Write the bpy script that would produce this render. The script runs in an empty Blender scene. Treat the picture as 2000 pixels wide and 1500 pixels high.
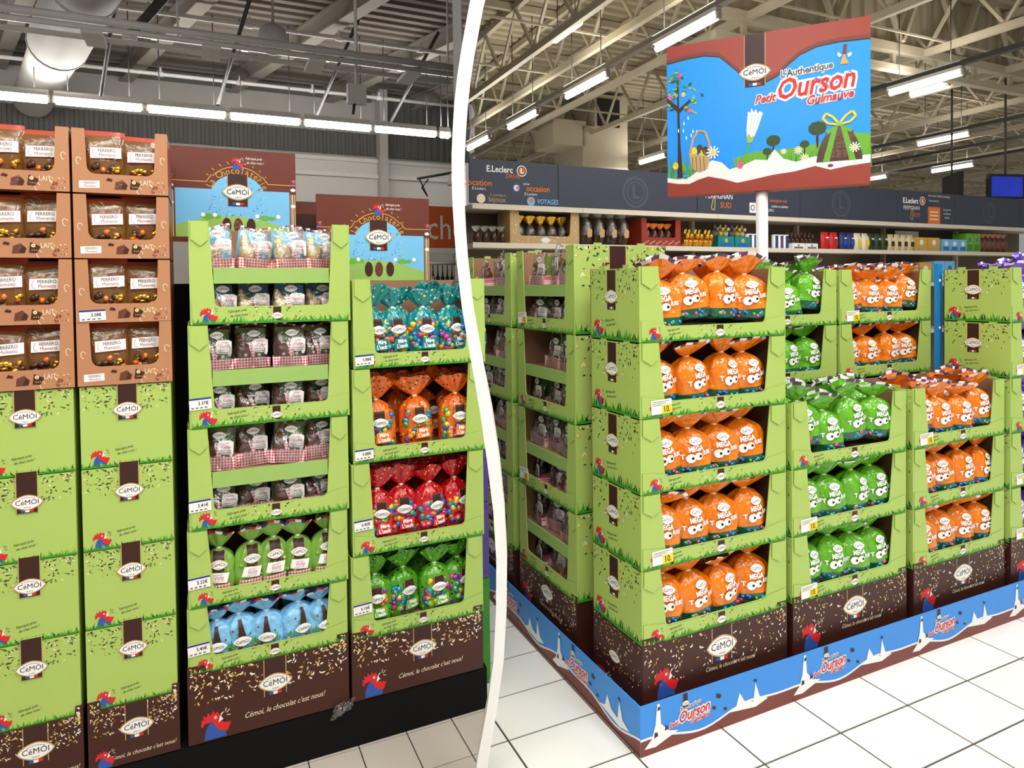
import bpy, bmesh, math, random
from mathutils import Vector, Matrix, Euler

# ------------------------------------------------------------------ camera, world, exposure
SC = bpy.context.scene
COL = SC.collection
TH = math.radians(24.8)                      # the shop's axes are turned 24.8 degrees to the camera
CU, SU = math.cos(TH), math.sin(TH)

def W(u, v, z=0.0):                          # shop axes (u along the shelves, v into the depth) to world
    return Vector((u * CU - v * SU, u * SU + v * CU, z))

cam_d = bpy.data.cameras.new('camera')
cam = bpy.data.objects.new('camera', cam_d)
COL.objects.link(cam)
cam.location = (0, 0, 1.55)
cam.rotation_euler = (Matrix.Rotation(math.radians(90 - 1.2), 3, 'X') @ Matrix.Rotation(math.radians(-0.69), 3, 'Z')).to_euler()
cam_d.sensor_width = 36.0
cam_d.lens = 36.0 * 1307.0 / 2000.0
cam_d.shift_y = -0.0803
cam_d.clip_start = 0.05
cam_d.clip_end = 200
SC.camera = cam

world = bpy.data.worlds.new('hall_air')
SC.world = world
world.use_nodes = True
world.node_tree.nodes['Background'].inputs[0].default_value = (1.0, 0.985, 0.96, 1)
world.node_tree.nodes['Background'].inputs[1].default_value = 0.30

SC.view_settings.view_transform = 'Standard'
SC.view_settings.look = 'None'
SC.view_settings.exposure = 0.0
SC.view_settings.gamma = 1.0
SC.view_settings.use_curve_mapping = False

LEFT_LAMP = 22.0       # watts of each lamp of the left hall near the camera
LEFT_UP = 12.0        # watts of the light added above each left tube for the ceiling
RIGHT_UP = 22.0
RIGHT_LAMP = 60.0      # the same for the right hall

# ------------------------------------------------------------------ materials
def lin(c):
    return tuple((x / 12.92 if x <= 0.04045 else ((x + 0.055) / 1.055) ** 2.4) for x in (k / 255.0 for k in c))

MATS = {}
def mat(name, rgb, rough=0.55, metal=0.0, noise=0.05, scale=18.0, bump=0.0, bscale=60.0, coat=0.0, emit=0.0, alpha=1.0, spec=0.4, bdist=0.01):
    m = bpy.data.materials.new(name)
    m.use_nodes = True
    nt = m.node_tree
    b = nt.nodes['Principled BSDF']
    c = lin(rgb)
    b.inputs['Roughness'].default_value = rough
    b.inputs['Metallic'].default_value = metal
    b.inputs['Coat Weight'].default_value = coat
    b.inputs['Coat Roughness'].default_value = 0.12
    b.inputs['Specular IOR Level'].default_value = spec
    tc = nt.nodes.new('ShaderNodeTexCoord')
    if noise > 0:
        n = nt.nodes.new('ShaderNodeTexNoise')
        n.inputs['Scale'].default_value = scale
        n.inputs['Detail'].default_value = 3
        nt.links.new(tc.outputs['Object'], n.inputs['Vector'])
        r = nt.nodes.new('ShaderNodeMix')
        r.data_type = 'RGBA'
        r.inputs['A'].default_value = (*[x * (1 - noise) for x in c], 1)
        r.inputs['B'].default_value = (*[min(1, x * (1 + noise)) for x in c], 1)
        nt.links.new(n.outputs['Fac'], r.inputs['Factor'])
        nt.links.new(r.outputs['Result'], b.inputs['Base Color'])
    else:
        b.inputs['Base Color'].default_value = (*c, 1)
    if bump > 0:
        n2 = nt.nodes.new('ShaderNodeTexNoise')
        n2.inputs['Scale'].default_value = bscale
        n2.inputs['Detail'].default_value = 2
        nt.links.new(tc.outputs['Object'], n2.inputs['Vector'])
        bp = nt.nodes.new('ShaderNodeBump')
        bp.inputs['Strength'].default_value = bump
        bp.inputs['Distance'].default_value = bdist
        nt.links.new(n2.outputs['Fac'], bp.inputs['Height'])
        nt.links.new(bp.outputs['Normal'], b.inputs['Normal'])
        nt.links.new(bp.outputs['Normal'], b.inputs['Coat Normal'])
    if emit > 0:
        b.inputs['Emission Color'].default_value = (*c, 1)
        b.inputs['Emission Strength'].default_value = emit
    if alpha < 1:
        b.inputs['Alpha'].default_value = alpha
    MATS[name] = m
    return m

def dotted(name, rgb, dots, rough=0.25, scale=70.0, size=0.28):
    """foil printed with small dots of other colours"""
    m = mat(name, rgb, rough=rough, noise=0.0, bump=0.35, bscale=45, coat=0.4)
    nt = m.node_tree
    b = nt.nodes['Principled BSDF']
    tc = nt.nodes.new('ShaderNodeTexCoord')
    vo = nt.nodes.new('ShaderNodeTexVoronoi')
    vo.inputs['Scale'].default_value = scale
    nt.links.new(tc.outputs['Object'], vo.inputs['Vector'])
    lt = nt.nodes.new('ShaderNodeMath'); lt.operation = 'LESS_THAN'; lt.inputs[1].default_value = size
    nt.links.new(vo.outputs['Distance'], lt.inputs[0])
    sep = nt.nodes.new('ShaderNodeSeparateColor')
    nt.links.new(vo.outputs['Color'], sep.inputs[0])
    ramp = nt.nodes.new('ShaderNodeValToRGB')
    ramp.color_ramp.interpolation = 'CONSTANT'
    ramp.color_ramp.elements[0].color = (*lin(dots[0]), 1)
    for i, d in enumerate(dots[1:]):
        e = ramp.color_ramp.elements.new((i + 1) / len(dots)) if i + 1 < len(dots) else None
        e.color = (*lin(d), 1)
    ramp.color_ramp.elements[-1].color = ramp.color_ramp.elements[-2].color
    nt.links.new(sep.outputs[0], ramp.inputs[0])
    mx = nt.nodes.new('ShaderNodeMix'); mx.data_type = 'RGBA'
    mx.inputs['A'].default_value = (*lin(rgb), 1)
    nt.links.new(lt.outputs[0], mx.inputs['Factor'])
    nt.links.new(ramp.outputs['Color'], mx.inputs['B'])
    nt.links.new(mx.outputs['Result'], b.inputs['Base Color'])
    return m

def gingham(name, rgb, pitch=0.009):
    """woven check: bands of colour crossing bands of colour on white"""
    m = mat(name, (250, 240, 236), rough=0.4, noise=0.0, coat=0.3)
    nt = m.node_tree
    b = nt.nodes['Principled BSDF']
    tc = nt.nodes.new('ShaderNodeTexCoord')
    sp = nt.nodes.new('ShaderNodeSeparateXYZ')
    nt.links.new(tc.outputs['Object'], sp.inputs[0])
    outs = []
    for ax in ('X', 'Z'):
        k = nt.nodes.new('ShaderNodeMath'); k.operation = 'MULTIPLY'; k.inputs[1].default_value = 1 / pitch
        nt.links.new(sp.outputs[ax], k.inputs[0])
        fr = nt.nodes.new('ShaderNodeMath'); fr.operation = 'FRACT'
        nt.links.new(k.outputs[0], fr.inputs[0])
        g = nt.nodes.new('ShaderNodeMath'); g.operation = 'GREATER_THAN'; g.inputs[1].default_value = 0.5
        nt.links.new(fr.outputs[0], g.inputs[0])
        outs.append(g)
    ad = nt.nodes.new('ShaderNodeMath'); ad.operation = 'ADD'
    nt.links.new(outs[0].outputs[0], ad.inputs[0]); nt.links.new(outs[1].outputs[0], ad.inputs[1])
    hf = nt.nodes.new('ShaderNodeMath'); hf.operation = 'MULTIPLY'; hf.inputs[1].default_value = 0.5
    nt.links.new(ad.outputs[0], hf.inputs[0])
    mx = nt.nodes.new('ShaderNodeMix'); mx.data_type = 'RGBA'
    mx.inputs['A'].default_value = (*lin((250, 240, 236)), 1)
    mx.inputs['B'].default_value = (*lin(rgb), 1)
    nt.links.new(hf.outputs[0], mx.inputs['Factor'])
    nt.links.new(mx.outputs['Result'], b.inputs['Base Color'])
    return m

def film(name, tint=(255, 255, 255), amount=0.30, bscale=30.0, bump=0.5):
    """clear cellophane: mostly see-through with sharp crumpled glints"""
    m = bpy.data.materials.new(name); m.use_nodes = True
    nt = m.node_tree; nt.nodes.clear()
    out = nt.nodes.new('ShaderNodeOutputMaterial')
    tr = nt.nodes.new('ShaderNodeBsdfTransparent'); tr.inputs[0].default_value = (*lin(tint), 1)
    gl = nt.nodes.new('ShaderNodeBsdfGlossy'); gl.inputs['Roughness'].default_value = 0.2
    mx = nt.nodes.new('ShaderNodeMixShader')
    fr = nt.nodes.new('ShaderNodeFresnel'); fr.inputs[0].default_value = 1.5
    mp = nt.nodes.new('ShaderNodeMath'); mp.operation = 'MULTIPLY_ADD'; mp.inputs[1].default_value = 0.7; mp.inputs[2].default_value = amount * 0.35
    tc = nt.nodes.new('ShaderNodeTexCoord')
    n = nt.nodes.new('ShaderNodeTexNoise'); n.inputs['Scale'].default_value = bscale; n.inputs['Detail'].default_value = 2
    n.inputs['Distortion'].default_value = 1.2
    bp = nt.nodes.new('ShaderNodeBump'); bp.inputs['Strength'].default_value = bump; bp.inputs['Distance'].default_value = 0.012
    L = nt.links.new
    L(tc.outputs['Object'], n.inputs['Vector']); L(n.outputs['Fac'], bp.inputs['Height'])
    L(bp.outputs['Normal'], gl.inputs['Normal']); L(bp.outputs['Normal'], fr.inputs['Normal'])
    L(fr.outputs[0], mp.inputs[0]); L(mp.outputs[0], mx.inputs[0])
    L(tr.outputs[0], mx.inputs[1]); L(gl.outputs[0], mx.inputs[2]); L(mx.outputs[0], out.inputs[0])
    MATS[name] = m
    return m

# card, print inks
mat('green_card', (171, 197, 100), rough=0.45, noise=0.03, scale=6)
mat('green_edge_shade', (110, 146, 52), rough=0.6)  # darker green painting the shadow lines at tab and lip edges
mat('green_shelf', (150, 184, 98), rough=0.5)
mat('kraft', (150, 112, 84), rough=0.8)
mat('brown_card', (66, 30, 20), rough=0.45, noise=0.06, scale=5)
mat('brown_ink', (58, 28, 20), rough=0.45)
mat('copper_card', (182, 128, 92), rough=0.38, noise=0.14, scale=3.5)
mat('copper_dark', (140, 70, 46), rough=0.4, noise=0.1, scale=5)
mat('white_ink', (246, 244, 240), rough=0.45, noise=0.0)
mat('cream_ink', (240, 226, 190), rough=0.45, noise=0.0)
mat('gold_ink', (214, 168, 66), rough=0.4, noise=0.1)
mat('tan_ink', (196, 164, 112), rough=0.45, noise=0.0)
mat('black_ink', (26, 24, 24), rough=0.5, noise=0.0)
mat('grey_ink', (120, 118, 118), rough=0.5, noise=0.0)
mat('red_ink', (214, 36, 40), rough=0.45, noise=0.0)
mat('pink_ink', (196, 52, 108), rough=0.45, noise=0.0)
mat('blue_ink', (46, 86, 168), rough=0.45, noise=0.0)
mat('navy_ink', (40, 56, 120), rough=0.45, noise=0.0)
mat('grass_ink', (62, 142, 40), rough=0.5, noise=0.1)
mat('grass_light', (108, 176, 48), rough=0.5, noise=0.05)
mat('leaf_ink', (52, 74, 34), rough=0.5, noise=0.0)
mat('yellow_ink', (250, 214, 40), rough=0.45, noise=0.0)
mat('orange_ink', (236, 122, 40), rough=0.45, noise=0.0)
mat('sky_ink', (120, 190, 232), rough=0.4, noise=0.02)
mat('hill_ink', (152, 190, 96), rough=0.45, noise=0.06)
mat('skirt_blue', (56, 142, 226), rough=0.42, noise=0.03)
mat('skirt_brown', (120, 56, 46), rough=0.42, noise=0.1)
mat('poster_blue', (0, 152, 250), rough=0.35, noise=0.02)
mat('poster_red', (156, 58, 42), rough=0.35, noise=0.08, scale=4)
mat('board_brown', (104, 48, 34), rough=0.42, noise=0.08, scale=8)
mat('slate_panel', (62, 66, 80), rough=0.5, noise=0.03)
mat('slate_mark', (80, 84, 98), rough=0.5, noise=0.0)
mat('choc', (70, 38, 26), rough=0.3, noise=0.12, coat=0.3)
mat('milk_choc', (104, 58, 40), rough=0.3, noise=0.12, coat=0.3, bump=0.3, bscale=110)
mat('white_choc', (226, 206, 158), rough=0.4, noise=0.1, coat=0.2, bump=0.5, bscale=120)
mat('purple_card', (84, 66, 150), rough=0.45)
mat('purple_ink', (110, 70, 190), rough=0.4)
mat('plum_ink', (92, 60, 96), rough=0.4, noise=0.0)
mat('blue_post', (20, 130, 200), rough=0.4)
# foils
mat('orange_foil', (244, 126, 18), rough=0.20, noise=0.30, scale=16, bump=0.9, bscale=22, coat=0.5, bdist=0.022)
mat('green_foil', (100, 176, 34), rough=0.20, noise=0.35, scale=16, bump=0.9, bscale=22, coat=0.5, bdist=0.022)
mat('purple_foil', (112, 70, 190), rough=0.20, noise=0.30, scale=16, bump=0.9, bscale=22, coat=0.5, bdist=0.022)
mat('sky_foil', (128, 192, 232), rough=0.30, noise=0.08, scale=14, bump=0.9, bscale=24, coat=0.4, bdist=0.022)
mat('lime_foil', (126, 176, 70), rough=0.25, noise=0.16, scale=22, bump=0.5, bscale=34, coat=0.5)
mat('base_foil', (20, 92, 66), rough=0.2, noise=0.3, scale=30, bump=0.6, bscale=40, coat=0.6)
mat('bronze_foil', (118, 78, 34), rough=0.24, noise=0.14, scale=9, bump=0.45, bscale=24, coat=0.6)
mat('rust_foil', (172, 70, 50), rough=0.35, noise=0.1)
dotted('teal_dots', (8, 130, 130), [(230, 220, 90), (20, 60, 60), (120, 210, 220), (240, 240, 240)])
dotted('orange_dots', (230, 106, 24), [(60, 40, 20), (250, 210, 80), (40, 40, 30), (200, 70, 20)])
dotted('red_dots', (198, 20, 30), [(250, 200, 90), (120, 0, 20), (250, 120, 120), (90, 10, 20)])
dotted('leaf_dots', (84, 164, 34), [(20, 60, 30), (180, 220, 80), (20, 40, 30), (60, 120, 30)])
gingham('gingham_red', (226, 62, 40))
gingham('gingham_pink', (208, 36, 84))
film('cellophane')
film('cellophane_crumpled', amount=0.5, bscale=45, bump=0.8)
mat('gold_foil', (226, 176, 64), rough=0.22, metal=0.9, noise=0.1, bump=0.4)
for nm, c in dict(egg_blue=(40, 120, 200), egg_pink=(222, 80, 140), egg_green=(90, 180, 90), egg_yellow=(236, 206, 60), egg_orange=(226, 116, 40), egg_purple=(140, 60, 160), egg_teal=(40, 150, 160)).items():
    mat(nm, c, rough=0.2, metal=0.35, noise=0.12, bump=0.3, bscale=90, coat=0.4)
# building
mat('tile_white', (236, 234, 228), rough=0.22, noise=0.03, scale=5, spec=0.5)
mat('tile_grey', (186, 176, 164), rough=0.3, noise=0.05, scale=7, spec=0.4)
mat('grout', (74, 70, 66), rough=0.9)
def tiled(name, rgb, u0, v0, du, dv):
    m = mat(name, rgb, rough=0.3, noise=0.0)
    nt = m.node_tree; b = nt.nodes['Principled BSDF']
    tc = nt.nodes.new('ShaderNodeTexCoord'); mp = nt.nodes.new('ShaderNodeMapping'); mp.inputs['Location'].default_value = (-u0, -v0, 0)
    br = nt.nodes.new('ShaderNodeTexBrick'); br.offset = 0.0; br.inputs['Scale'].default_value = 1.0
    br.inputs['Color1'].default_value = (*lin(rgb), 1); br.inputs['Color2'].default_value = (*lin(rgb), 1); br.inputs['Mortar'].default_value = (*lin((74, 70, 66)), 1)
    br.inputs['Mortar Size'].default_value = 0.009; br.inputs['Brick Width'].default_value = du; br.inputs['Row Height'].default_value = dv
    nt.links.new(tc.outputs['Object'], mp.inputs[0]); nt.links.new(mp.outputs[0], br.inputs['Vector']); nt.links.new(br.outputs['Color'], b.inputs['Base Color'])
tiled('slab_right', (236, 234, 228), 1.97, 1.6, 0.35, 0.232)
tiled('slab_left', (186, 176, 164), 0.783, 2.05, 0.166, 0.2)
mat('black_plinth', (11, 10, 9), rough=0.85, spec=0.2)
mat('paint_white', (244, 243, 240), rough=0.6, noise=0.015)
mat('deck_grey', (128, 119, 110), rough=0.6, noise=0.06, scale=2)
mat('deck_cream', (168, 156, 130), rough=0.6, noise=0.06, scale=2)
mat('steel_cream', (184, 173, 148), rough=0.5, noise=0.05, scale=3)
mat('steel_grey', (150, 142, 132), rough=0.5, noise=0.05, scale=3)
mat('steel_dark', (84, 82, 80), rough=0.4, metal=0.5)
mat('rail_white', (240, 237, 232), rough=0.4)
mat('duct_white', (206, 202, 196), rough=0.55, noise=0.05, scale=3)
mat('wall_pale', (232, 228, 222), rough=0.7, noise=0.03)
mat('wall_grey', (196, 192, 186), rough=0.7, noise=0.04)
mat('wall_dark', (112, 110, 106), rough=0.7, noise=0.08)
mat('shelf_cream', (222, 212, 192), rough=0.5)
mat('shelf_back', (116, 104, 90), rough=0.7)
mat('tube_glow', (255, 252, 246), rough=0.4, noise=0.0, emit=24.0)
mat('tube_warm', (255, 232, 170), rough=0.4, noise=0.0, emit=6.0)
mat('screen_glow', (30, 50, 170), rough=0.2, noise=0.6, scale=3, emit=0.6)
mat('plastic_black', (30, 30, 32), rough=0.35)
mat('cloth_white', (220, 218, 216), rough=0.9)
mat('cloth_dark', (44, 44, 48), rough=0.9)
mat('fence_orange', (222, 104, 44), rough=0.5)

# ------------------------------------------------------------------ mesh building
_TXT = {}
def txt2d(s, size, shear=0.0, bold=0.0):
    k = (s, shear, round(bold / size, 4))
    if k not in _TXT:
        cu = bpy.data.curves.new('lettering', 'FONT')
        cu.body = s; cu.size = 1.0; cu.shear = shear; cu.offset = bold / size
        cu.resolution_u = 2; cu.align_x = 'CENTER'; cu.align_y = 'CENTER'; cu.fill_mode = 'FRONT'
        o = bpy.data.objects.new('lettering', cu)
        me = bpy.data.meshes.new_from_object(o)
        _TXT[k] = ([(v.co.x, v.co.y) for v in me.vertices], [tuple(p.vertices) for p in me.polygons])
        bpy.data.objects.remove(o); bpy.data.curves.remove(cu); bpy.data.meshes.remove(me)
    vs, fs = _TXT[k]
    return [(x * size, y * size) for x, y in vs], fs

def FRONT(y=0.0):
    return lambda a, b, o: (a, y - o, b)
def LEFTSIDE(d, x=0.0):
    return lambda a, b, o: (x - o, d - a, b)

class MB:
    def __init__(s):
        s.v = []; s.f = []; s.m = []; s.keys = []; s.smooth = []
    def k(s, key):
        if key not in s.keys: s.keys.append(key)
        return s.keys.index(key)
    def add(s, vs, fs, key, smooth=False):
        n = len(s.v); i = s.k(key)
        s.v += [tuple(p) for p in vs]
        for f in fs:
            s.f.append(tuple(n + q for q in f)); s.m.append(i); s.smooth.append(smooth)
    def box(s, x0, x1, y0, y1, z0, z1, key):
        s.add([(x0, y0, z0), (x1, y0, z0), (x1, y1, z0), (x0, y1, z0), (x0, y0, z1), (x1, y0, z1), (x1, y1, z1), (x0, y1, z1)],
              [(3, 2, 1, 0), (4, 5, 6, 7), (0, 1, 5, 4), (1, 2, 6, 5), (2, 3, 7, 6), (3, 0, 4, 7)], key)
    def prism(s, poly, y0, y1, key, edge=None):
        n = len(poly)
        vs = [(x, y0, z) for x, z in poly] + [(x, y1, z) for x, z in poly]
        s.add(vs, [tuple(range(n)), tuple(range(2 * n - 1, n - 1, -1))], key)
        s.add(vs, [(i, n + i, n + (i + 1) % n, (i + 1) % n) for i in range(n)], edge or key)
    def patch(s, q, key, o, pm, nx=4, nz=4):
        (a, b), (c, d), (e, f), (g, h) = q
        vs = []
        for j in range(nz + 1):
            t = j / nz
            for i in range(nx + 1):
                r_ = i / nx
                vs.append(pm((a * (1 - r_) + c * r_) * (1 - t) + (g * (1 - r_) + e * r_) * t, (b * (1 - r_) + d * r_) * (1 - t) + (h * (1 - r_) + f * r_) * t, o))
        s.add(vs, [(j * (nx + 1) + i, j * (nx + 1) + i + 1, (j + 1) * (nx + 1) + i + 1, (j + 1) * (nx + 1) + i) for j in range(nz) for i in range(nx)], key)
    def eye(s, x, z, w, h, key, o, pm, n=12, rows=4):
        vs = []
        for i in range(n + 1):
            t = -1 + 2 * i / n; hh = h / 2 * max(0.0, 1 - abs(t) ** 1.7) ** 0.72 + h * 0.002
            for j in range(rows + 1): vs.append(pm(x + t * w / 2, z - hh + 2 * hh * j / rows, o))
        s.add(vs, [(i * (rows + 1) + j, (i + 1) * (rows + 1) + j, (i + 1) * (rows + 1) + j + 1, i * (rows + 1) + j + 1) for i in range(n) for j in range(rows)], key)
    def flat(s, poly, key, o, pm):
        s.add([pm(a, b, o) for a, b in poly], [tuple(range(len(poly)))], key)
    def text(s, t, size, x, z, key, o, pm, rot=0.0, shear=0.0, bold=0.0, sx=1.0):
        vs, fs = txt2d(t, size, shear, bold)
        c, q = math.cos(rot), math.sin(rot)
        s.add([pm(x + a * sx * c - b * q, z + a * sx * q + b * c, o) for a, b in vs], fs, key)
    def disc(s, x, z, r, key, o, pm, n=14, rz=None):
        rz = r if rz is None else rz
        s.flat([(x + r * math.cos(2 * math.pi * i / n), z + rz * math.sin(2 * math.pi * i / n)) for i in range(n)], key, o, pm)
    def stroke(s, pts, w, key, o, pm):
        for (a, b), (c, d) in zip(pts, pts[1:]):
            dx, dz = c - a, d - b; l = math.hypot(dx, dz) or 1
            nx, nz = -dz / l * w / 2, dx / l * w / 2
            s.flat([(a + nx, b + nz), (a - nx, b - nz), (c - nx, d - nz), (c + nx, d + nz)], key, o, pm)
    def grid(s, fn, n, m, key, wrap=True, keyfn=None, smooth=True):
        vs = [fn(i, j) for j in range(m + 1) for i in range(n if wrap else n + 1)]
        st = n if wrap else n + 1
        base = len(s.v); s.v += [tuple(p) for p in vs]
        for j in range(m):
            for i in range(n):
                a, b = j * st + i, j * st + (i + 1) % st
                s.f.append((base + a, base + b, base + b + st, base + a + st))
                s.m.append(s.k(keyfn(i, j) if keyfn else key)); s.smooth.append(smooth)
    def ball(s, c, r, key, n=8, m=6, tilt=0.0):
        ct, stt = math.cos(tilt), math.sin(tilt)
        def p(i, j):
            th = 2 * math.pi * i / n; ph = math.pi * j / m
            x, y, z = r[0] * math.sin(ph) * math.cos(th), r[1] * math.sin(ph) * math.sin(th), -r[2] * math.cos(ph)
            return (c[0] + x * ct + z * stt, c[1] + y, c[2] - x * stt + z * ct)
        s.grid(p, n, m, key)
    def tube(s, pts, r, key, n=8):
        pts = [Vector(p) for p in pts]
        rings = []
        for i, p in enumerate(pts):
            d = (pts[min(i + 1, len(pts) - 1)] - pts[max(i - 1, 0)]).normalized()
            up = Vector((0, 0, 1)) if abs(d.z) < 0.9 else Vector((1, 0, 0))
            a = d.cross(up).normalized(); b = a.cross(d)
            rr = r[i] if isinstance(r, (list, tuple)) else r
            rings.append([p + (a * math.cos(2 * math.pi * q / n) + b * math.sin(2 * math.pi * q / n)) * rr for q in range(n)])
        base = len(s.v)
        for g in rings: s.v += [tuple(p) for p in g]
        i = s.k(key)
        for j in range(len(rings) - 1):
            for q in range(n):
                s.f.append((base + j * n + q, base + j * n + (q + 1) % n, base + (j + 1) * n + (q + 1) % n, base + (j + 1) * n + q)); s.m.append(i); s.smooth.append(True)
        for j, rev in ((0, True), (len(rings) - 1, False)):
            idx = [base + j * n + q for q in range(n)]
            s.f.append(tuple(reversed(idx)) if rev else tuple(idx)); s.m.append(i); s.smooth.append(False)
    def mesh(s, name):
        me = bpy.data.meshes.new(name)
        me.from_pydata(s.v, [], s.f)
        for k in s.keys: me.materials.append(MATS[k])
        me.polygons.foreach_set('material_index', s.m)
        me.polygons.foreach_set('use_smooth', s.smooth)
        me.update()
        return me

CACHE = {}
def cached(key, fn):
    if key not in CACHE: CACHE[key] = fn()
    return CACHE[key]

# ------------------------------------------------------------------ objects
def tag(o, label, cat, group=None):
    o['label'] = label; o['category'] = cat
    if group: o['group'] = group
    return o

class Frame:
    """a place in the shop: origin, turn about the vertical; local x right, y into the thing, z up"""
    def __init__(s, u, v, z=0.0, rot=0.0):
        s.o = W(u, v, z); s.r = TH + rot
    def pos(s, x, y, z):
        c, q = math.cos(s.r), math.sin(s.r)
        return s.o + Vector((x * c - y * q, x * q + y * c, z))

def thing(name, label, cat, fr, at=(0, 0, 0), rot=0.0, group=None, tilt=0.0):
    o = bpy.data.objects.new(name, None)
    o.empty_display_size = 0.05
    COL.objects.link(o)
    o.location = fr.pos(*at)
    o.rotation_euler = (0, tilt, fr.r + rot)
    return tag(o, label, cat, group)

def part(name, me, parent, loc=None, label=None, rot=None, scale=None):
    o = bpy.data.objects.new(name, me)
    COL.objects.link(o)
    o.parent = parent
    if loc: o.location = loc
    if rot: o.rotation_euler = rot
    if scale: o.scale = scale
    if label: o['label'] = label
    if name in ('seed_print', 'leaf_print', 'grass_print', 'confetti_print', 'snowflake_print', 'meadow_print', 'tree_print'): o['kind'] = 'stuff'
    return o

def solid(name, me, label, cat, fr, at=(0, 0, 0), rot=0.0, group=None, tilt=0.0):
    o = bpy.data.objects.new(name, me)
    COL.objects.link(o)
    o.location = fr.pos(*at)
    o.rotation_euler = (0, tilt, fr.r + rot)
    return tag(o, label, cat, group)

def struct(name, me=None, fr=None, at=(0, 0, 0), label=None, rot=0.0):
    o = bpy.data.objects.new(name, me)
    COL.objects.link(o)
    fr = fr or Frame(0, 0)
    o.location = fr.pos(*at); o.rotation_euler = (0, 0, fr.r + rot)
    o['kind'] = 'structure'
    if label: o['label'] = label
    return o

SHOP = Frame(0, 0)
ORD = ['first', 'second', 'third', 'fourth', 'fifth', 'sixth', 'seventh', 'eighth', 'ninth', 'tenth', 'eleventh', 'twelfth', 'thirteenth']

# ------------------------------------------------------------------ floors
def clip(poly, a, b, c):                       # keep a*u + b*v <= c
    out = []
    for i, p in enumerate(poly):
        q = poly[(i + 1) % len(poly)]
        dp, dq = a * p[0] + b * p[1] - c, a * q[0] + b * q[1] - c
        if dp <= 0: out.append(p)
        if dp * dq < 0:
            t = dp / (dp - dq)
            out.append((p[0] + (q[0] - p[0]) * t, p[1] + (q[1] - p[1]) * t))
    return out

DU, DV = 0.374, 0.927                           # the line on which the two floors meet runs along (DU, DV)

def floor(name, key, us, vs, side, corners):
    b = MB()
    n = len(corners)
    b.add([(u, v, -0.05) for u, v in corners] + [(u, v, -0.003) for u, v in corners],
          [tuple(range(n))[::-1], tuple(range(n, 2 * n))] + [(i, (i + 1) % n, n + (i + 1) % n, n + i) for i in range(n)], 'slab_right' if side < 0 else 'slab_left')
    fl = struct(name, b.mesh(name))
    g = 0.0038 if side < 0 else 0.0022
    du = us[1] - us[0]; dv = vs[1] - vs[0]
    whole = None
    for u in us:
        for v in vs:
            p = [(u + g, v + g), (u + du - g, v + g), (u + du - g, v + dv - g), (u + g, v + dv - g)]
            q = clip(p, side * DV, -side * DU, -0.0015)
            if len(q) < 3: continue
            if len(q) == 4 and all(abs(a[0] - c[0]) + abs(a[1] - c[1]) < 1e-9 for a, c in zip(p, q)) and whole is not None:
                part('tile', whole, fl, (u, v, 0)); continue
            m = MB(); k = len(q)
            q = [(a - u, c - v) for a, c in q]
            m.add([(a, c, -0.004) for a, c in q] + [(a, c, 0.0) for a, c in q],
                  [tuple(range(k))[::-1], tuple(range(k, 2 * k))] + [(i, (i + 1) % k, k + (i + 1) % k, k + i) for i in range(k)], key)
            me = m.mesh('tile')
            if k == 4 and q[0] == (g, g): whole = me
            part('tile', me, fl, (u, v, 0))
    return fl

def rng_steps(a, step, lo, hi):
    k0 = math.floor((lo - a) / step); k1 = math.ceil((hi - a) / step)
    return [a + step * k for k in range(k0, k1 + 1)]

floor('floor_right', 'tile_white', rng_steps(1.97, 0.35, 0.3, 4.4), rng_steps(1.6, 0.232, 0.1, 3.4), -1,
      [(-3.0 * DU, -3.0 * DV), (26, -3), (26, 26), (26 * DU, 26 * DV)])
floor('floor_left', 'tile_grey', rng_steps(0.783, 0.166, -1.0, 1.05), rng_steps(2.05, 0.2, 0.6, 2.5), 1,
      [(-3.0 * DU, -3.0 * DV), (26 * DU, 26 * DV), (-9, 26), (-9, -3)])

# ------------------------------------------------------------------ the bowed white partition band between the two views, built as a panel
def divider():
    pts = [(-470, 1010, 1033), (-300, 990, 1013), (-150, 965, 988), (0, 927, 949), (50, 917, 939), (100, 907.5, 929), (150, 899, 921), (200, 893, 915),
           (250, 889, 911), (300, 886, 908), (350, 885.5, 907), (400, 886.5, 907), (450, 889, 909), (500, 892, 912), (600, 902, 922), (720, 921, 942),
           (800, 934, 957), (900, 947, 971), (1000, 958, 980), (1100, 963, 984), (1200, 961, 982), (1300, 955, 975), (1400, 940, 960), (1500, 920, 942), (1545, 910, 933)]
    D0, D1 = 2.0, 2.08
    b = MB(); L = []; R = []
    for y, x0, x1 in pts:
        z = 1.55 + (562 - y) / 1307.0 * D0
        L.append(((x0 - 1000) / 1307.0 * D0, z)); R.append(((x1 - 1000) / 1307.0 * D0, z))
    L[-1] = (L[-1][0], 0.0); R[-1] = (R[-1][0], 0.0)
    n = len(L)
    vs = []
    for (xl, z), (xr, _) in zip(L, R):
        vs += [(xl, D0, z), (xr, D0, z), (xr, D1, z), (xl, D1, z)]
    fs = []
    for i in range(n - 1):
        a, c = 4 * i, 4 * i + 4
        for k in range(4):
            fs.append((a + k, a + (k + 1) % 4, c + (k + 1) % 4, c + k))
    fs += [(0, 1, 2, 3), tuple(4 * (n - 1) + k for k in (3, 2, 1, 0))]
    b.add(vs, fs, 'paint_white')
    o = struct('divider_band', b.mesh('divider_band'), label='tall bowed white partition band between the two views')
    o.rotation_euler = (0, 0, 0)
divider()

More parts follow.
